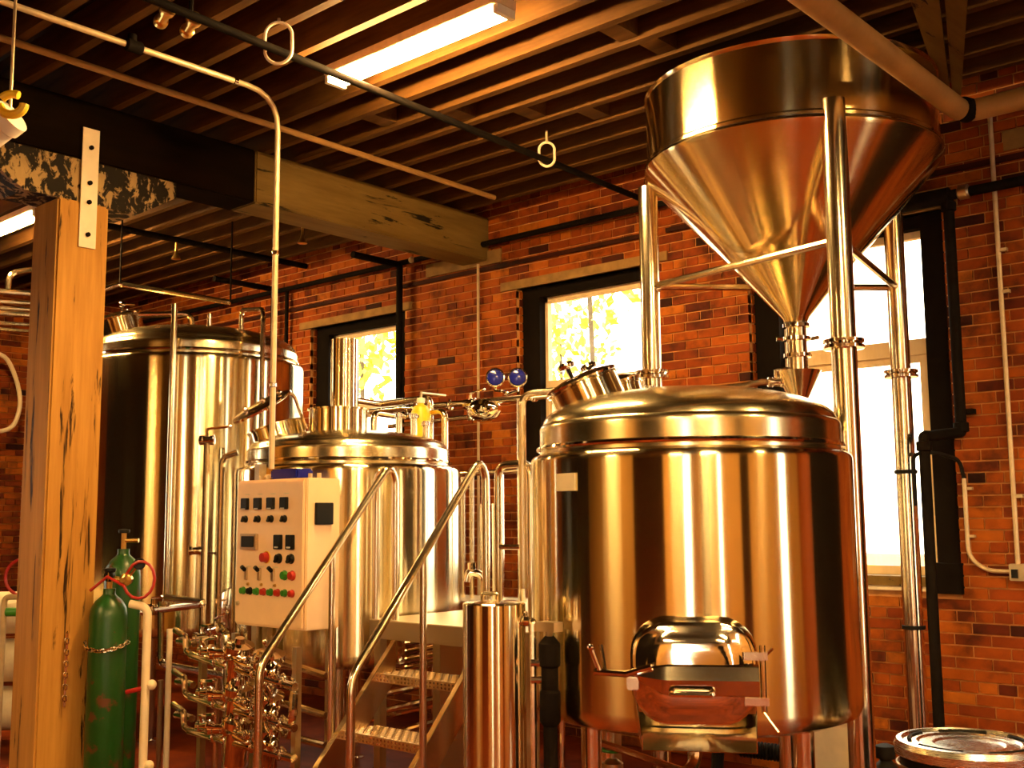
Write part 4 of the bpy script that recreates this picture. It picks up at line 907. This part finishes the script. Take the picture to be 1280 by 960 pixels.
# thin white conduits on the wall
t = thing('wall_conduit', 'thin cream conduit running straight down the brick wall between two windows', 'conduit', (-6.30, 6.66, 1.0))
MB().tube([(-6.30, 6.672, 3.80), (-6.31, 6.672, 0.3)], 0.012, 8).build('conduit', 'conduit_grey', t); MB().tube([(-6.30, 6.672, 4.14), (-6.30, 6.672, 4.02)], 0.02, 8).build('fitting', 'red_plastic', t)
t = thing('switch_conduit', 'cream conduit descending the brick wall to a grey switch box by the tall window', 'conduit', (-2.06, 6.66, 1.3))
MB().tube([(-2.06, 6.672, 4.05), (-2.06, 6.672, 1.365)], 0.014, 10).build('conduit', 'conduit_grey', t)
for z in (3.2, 2.95, 1.75): MB().bb(-2.06, -2.01, 6.662, 6.69, z-0.01, z+0.01).build('strap', 'conduit_grey', t, 0)
bxx = MB().bb(-2.10, -1.98, 6.63, 6.695, 1.27, 1.365).build('switch_box', 'dull_steel', t, 0, 0.004)
MB().bb(-2.085, -2.05, 6.62, 6.629, 1.285, 1.335).build('switch_plate', 'black_plastic', bxx, 0)
MB().tube([(-2.10, 6.672, 1.32), (-2.24, 6.672, 1.32), (-2.335, 6.672, 1.40), (-2.335, 6.672, 1.86)], 0.013, 10, 0.08).build('elbow_conduit', 'conduit_grey', t)
MB().tube([(-2.335, 6.672, 1.86), (-2.345, 6.64, 1.97), (-2.41, 6.45, 2.01), (-2.50, 6.33, 2.0), (-2.50, 6.33, 1.7)], 0.012, 8, 0.05).build('flex_conduit', 'black_rubber', t)
for z in (1.80, 1.52): MB().bb(-2.33, -2.29, 6.665, 6.69, z-0.008, z+0.008).build('strap', 'conduit_grey', t, 0)
# hanging reel with yellow jaws at upper left
q = EYEP+ray(12, 148)*5.2
t = thing('cable_reel', 'white cable reel with yellow jaw guide hanging from the ceiling', 'cable reel', Vector((q.x, q.y, q.z)))
ax = (RT*0.75+FWD*0.2-UPV*0.45).normalized()
MB().lathe([(0.02, -0.25), (0.075, -0.24), (0.075, -0.05), (0.085, -0.04), (0.085, 0.02), (0.05, 0.03)], q, 24, RT*0.8+UPV*0.5-FWD*0.2).build('drum', 'white_plastic', t)
cen = q+RT*0.055+UPV*0.03-FWD*0.10
pts = [cen+RT*(0.058*math.cos(R_(a)))+UPV*(0.050*math.sin(R_(a))) for a in range(60, 366, 15)]
MB().tube(pts[:7], 0.020, 8).build('upper_jaw', 'yellow_plastic', t); MB().tube(pts[8:], 0.022, 8).build('lower_jaw', 'yellow_plastic', t)
MB().cyl(q+UPV*0.05, Vector((q.x, q.y, ZC+0.02)), 0.008, 8).build('rod', 'conduit_grey', t)
# small red valves high on the ceiling
for px, py, lab in ((205, 20, 'red brown brass valve body among the dark joists'), (238, 32, 'small brass pipe coupling among the dark joists')):
    q = onZ(px, py, 4.08); t = thing('ceiling_valve', lab, 'valve', q)
    MB().lathe([(0.02, -0.09), (0.035, -0.08), (0.035, -0.05), (0.026, -0.04), (0.026, 0.05), (0.038, 0.06), (0.038, 0.09), (0.02, 0.1)], q, 16, (0.9, -0.3, 0)).build('body', 'brass', t)
    MB().cyl(q, Vector((q.x, q.y, ZC+0.02)), 0.012, 8).build('stem', 'black_iron', t)
# overhead pipe above the hot liquor tank, sprinkler heads
a, b = onX(150, 355, -8.6), onX(288, 378, -7.9)
t = thing('overhead_pipe', 'bright steel pipe above the hot liquor tank lid', 'pipe', a)
MB().tube([onX(100, 372, -8.6), a, onX(205, 364, -8.3), b], 0.024, 10, 0.04).build('run', 'pipe_steel', t)
MB().cyl(a, Vector((a.x, a.y, ZC+0.02)), 0.008, 8).build('hanger_rod', 'black_iron', t); MB().cyl(b, Vector((b.x, b.y, ZC+0.02)), 0.008, 8).build('hanger_rod', 'black_iron', t)
t = thing('branch_pipe', 'dark sprinkler branch pipe with small brass heads under the joists beyond the timber beam', 'pipe', (-7.3, 4.5, ZC-0.06))
for px, py in ((220, 318), (378, 298)):
    q = onZ(px, py, ZC-0.17)
    MB().tube([(q.x, 4.1, ZC-0.035), (q.x, WY-0.02, ZC-0.035)], 0.028, 10).build('run', 'black_iron', t)
    MB().cyl(q, Vector((q.x, q.y, ZC-0.06)), 0.012, 8).lathe([(0.012, 0.03), (0.02, 0.0), (0.04, -0.035), (0.042, -0.045), (0.01, -0.05)], q, 14).build('sprinkler_head', 'brass', t)
# ================================================================== things on the right
c = Vector((-1.70, 4.74, 0)); r = 0.285
t = thing('steel_lidded_drum', 'black drum with a round pressed steel lid on the floor below the brick wall', 'drum', c)
MB().lathe([(0.02, 0), (r*0.86, 0.0), (r*0.9, 0.02), (r*0.95, 0.3), (r*1.0, 0.33), (r*0.95, 0.36), (r*0.96, 0.66), (r*0.97, 0.685)], c, 48).build('body', 'black_plastic', t)
li = MB().lathe([(r*0.98, 0.66), (r*1.03, 0.665), (r*1.04, 0.70), (r*1.0, 0.722), (r*0.93, 0.725), (r*0.90, 0.712), (r*0.72, 0.716), (r*0.68, 0.708), (r*0.5, 0.710), (r*0.46, 0.703), (0.01, 0.704)], c, 64).build('lid', 'lid_steel', t, 20)
for k in range(5):
    a0_ = R_(20+72*k); pts = [c+Vector((r*0.82*math.cos(a0_+R_(s)), r*0.82*math.sin(a0_+R_(s)), 0.716)) for s in range(0, 52, 6)]
    MB().tube(pts, 0.009, 6).build('lid_slot', 'black_rubber', li)
MB().ring(c+UPV*0.62, r*1.0, 0.008, seg=48, rs=6).build('body_hoop', 'dull_steel', t)
q = EYEP+ray(1045, 925)*6.0
t = thing('junction_box', 'cream electrical box on a pedestal behind the hopper leg', 'electrical box', (q.x, q.y, 0))
MB().bb(q.x-0.13, q.x+0.13, q.y-0.10, q.y+0.10, 0.0, 0.53).build('body', 'cream_paint', t, 0, 0.006)
MB().bb(q.x-0.135, q.x+0.135, q.y-0.105, q.y+0.105, 0.532, 0.552).build('cover', 'cream_paint', t, 0, 0.004)
MB().tube([(q.x-0.03, q.y, 0.553), (q.x-0.03, q.y, 0.70), (q.x-0.05, q.y+0.05, 0.76), (q.x-0.05, q.y+0.30, 0.80)], 0.022, 10, 0.06).build('cable', 'black_rubber', t)
q2 = EYEP+ray(1106, 925)*5.5
t = thing('dark_bottle', 'small dark bottle with a pink label beside the steel lidded drum', 'bottle', (q2.x, q2.y, 0))
MB().lathe([(0.01, 0.0), (0.055, 0.0), (0.058, 0.02), (0.058, 0.40), (0.03, 0.43), (0.03, 0.44)], (q2.x, q2.y, 0), 20).build('body', 'black_plastic', t)
MB().lathe([(0.045, 0.44), (0.048, 0.445), (0.048, 0.50), (0.02, 0.51)], (q2.x, q2.y, 0), 20).build('cap', 'black_rubber', t)
plain('pink_label', (0.72, 0.42, 0.34), 0.6, var=0.08); MB().lathe([(0.0585, 0.26), (0.0592, 0.262), (0.0592, 0.385), (0.0585, 0.387)], (q2.x, q2.y, 0), 20).build('label', 'pink_label', t)
# corrugated black hose behind the mash tun foot
t = thing('corrugated_hose', 'black corrugated hose lying behind the mash tun legs', 'hose', (-2.6, 5.35, 0))
p0, p1 = EYEP+ray(925, 935)*5.9, EYEP+ray(1003, 945)*5.75
d = (p1-p0); L = d.length; prof = []
for i in range(int(L/0.018)): prof += [(0.036, i*0.018), (0.046, i*0.018+0.006), (0.046, i*0.018+0.012), (0.036, i*0.018+0.0175)]
MB().lathe(prof, p0, 18, d).build('hose', 'black_rubber', t)
MB().tube([p0, p0-d.normalized()*0.12, p0-d.normalized()*0.15-UPV*p0.z], 0.034, 10, 0.05).build('hose_end', 'black_rubber', t); 
MB().cyl(p0+UPV*0.04, p0+UPV*0.10, 0.014, 8).build('clip', 'polished_steel', t)
MB().cyl((p1.x, p1.y, 0), p1, 0.014, 8).build('prop', 'black_iron', t)
# small valve cluster on the floor drain under the mash tun
q = onY(766, 955, 4.3); q.z = 0.0
t = thing('floor_drain_valve', 'green handled drain valve standing under the mash tun', 'valve', q)
MB().cyl(q, q+UPV*0.72, 0.012, 8).build('stem', 'dull_steel', t); MB().lathe([(0.02, 0.45), (0.05, 0.46), (0.05, 0.5), (0.02, 0.52)], q, 16).build('body', 'dull_steel', t)
MB().ring(q+UPV*0.56, 0.05, 0.008, seg=20, rs=6).build('hand_wheel', 'green_plastic', t)

# ================================================================== left background behind the post
t = thing('wall_pipe_bank', 'bank of parallel steel pipes on the far brick wall beyond the post', 'pipe', (-9.6, 3.2, 2.9))
for i, yy in enumerate((366, 378, 386, 393, 405, 413)):
    a, b = onX(-40, yy-4, -9.6), onX(110, yy+6, -9.6)
    MB().tube([a, b], 0.028 if i in (0, 3) else 0.018, 10).build('pipe', 'pipe_steel', t)
MB().tube([onX(10, 362, -9.6), onX(12, 342, -9.6), onX(30, 338, -9.6), onX(60, 337, -9.6)], 0.026, 10, 0.1).build('elbow_pipe', 'pipe_steel', t)
q = onX(60, 366, -9.6)
MB().tube([q, Vector((q.x, q.y, ZC+0.02))], 0.012, 8).build('hanger_rod', 'black_iron', t)
t = thing('hanging_hose', 'pale hose looping down the far brick wall', 'hose', onX(20, 480, -11.9))
MB().tube([onX(-30, 445, -11.9), onX(5, 440, -11.9), onX(20, 470, -11.9), onX(27, 505, -11.9), onX(17, 535, -11.9), onX(-5, 541, -11.9), onX(-30, 538, -11.9)], 0.025, 8, 0.3).build('hose', 'cream_paint', t)
for i, (zz, lab) in enumerate(((0.45, 'lower stuffed white malt sack beyond the timber post'), (0.80, 'upper stuffed white malt sack beyond the timber post'), (0.10, 'bottom white malt sack lying on the floor beyond the timber post'))):
    q = onZ(8, 870, 0.8); q = EYEP+ray(4, 860)*8.2; q.z = zz
    tt = thing('malt_sack', lab, 'sack', (q.x, q.y, zz-0.0), 'stacked white malt sacks')
    rr = random.Random(i); rings = []
    for k in range(13):
        u = -1+2*k/12; s = (1-abs(u)**4)**0.5*0.98+0.02
        rings.append([Vector((q.x, q.y, zz+0.17))+RT*(u*0.34)+FWD*(0.24*s*math.cos(2*math.pi*j/20))+UPV*(0.155*s*math.copysign(abs(math.sin(2*math.pi*j/20))**0.7, math.sin(2*math.pi*j/20))) for j in range(20)])
    MB().loft(rings).build('sack', 'white_bag', tt, 60)
t = thing('sack_rack', 'pale pipe rack with a green valve beside the malt sacks', 'rack', onZ(2, 960, 0))
q = EYEP+ray(3, 800)*7.3; q.z = 0
MB().tube([q, q+UPV*1.15, q+UPV*1.15+RT*0.2], 0.02, 10, 0.04).build('rack_pipe', 'conduit_grey', t); MB().cyl(q+UPV*1.05+RT*0.02, q+UPV*1.05+RT*0.12, 0.03, 12).build('valve', 'green_plastic', t)
MB().ring(q+UPV*1.28+RT*0.12, 0.12, 0.011, axis=FWD, seg=24).build('hose_coil', 'red_rubber', t)

# ================================================================== trees outside the windows
def tree(px, py, Y, h, rad, n, label, seed):
    rg = random.Random(seed); c = onY(px, py, Y); t = thing('tree', label, 'tree', (c.x, Y, -0.5))
    MB().tube([(c.x, Y, -0.5), (c.x+0.1, Y, c.z*0.6), (c.x, Y, c.z)], 0.045, 8).build('trunk', 'bark', t)
    m = MB()
    for i in range(n):
        d = Vector((rg.gauss(0, 1), rg.gauss(0, 1), rg.gauss(0, 1))).normalized()*rad*rg.random()**0.4
        p = Vector((c.x, Y, c.z))+Vector((d.x, d.y, d.z*h)); a = Vector((rg.gauss(0, 1), rg.gauss(0, 1), rg.gauss(0, 1))).normalized(); b = a.orthogonal().normalized(); s = rg.uniform(0.08, 0.2)
        m.add([p-a*s, p+b*s*0.5, p+a*s, p-b*s*0.5], [(0, 1, 2, 3)])
    f = m.build('foliage', 'leaf', t, 0); f['kind'] = 'stuff'
tree(735, 330, 16, 1.0, 1.3, 260, 'pale leafy tree outside the window above the platform', 1)
tree(700, 430, 22, 0.8, 1.6, 300, 'distant pale leafy tree low outside the middle window', 2)
tree(452, 440, 15, 1.4, 0.9, 260, 'yellow green tree outside the window behind the kettle chimney', 3)

# ================================================================== unseen dark box added to darken the tanks' reflections
t = thing('dark_reflection_block', 'unseen black box added to darken what the steel tanks reflect', 'reflection blocker', (-8.9, 0.0, 0))
for i in range(4):
    MB().bb(-10.9+i*1.0, -9.905+i*1.0, -1.0, 0.6, 0.0, 3.3).build('panel', 'black_frame', t, 0, 0.01)  # body of the added dark box
MB().bb(-8.75, -7.75, 0.601, 0.66, 0.05, 2.2).build('door', 'black_plastic', t, 0, 0.01)  # front slab of the added dark box, no real door
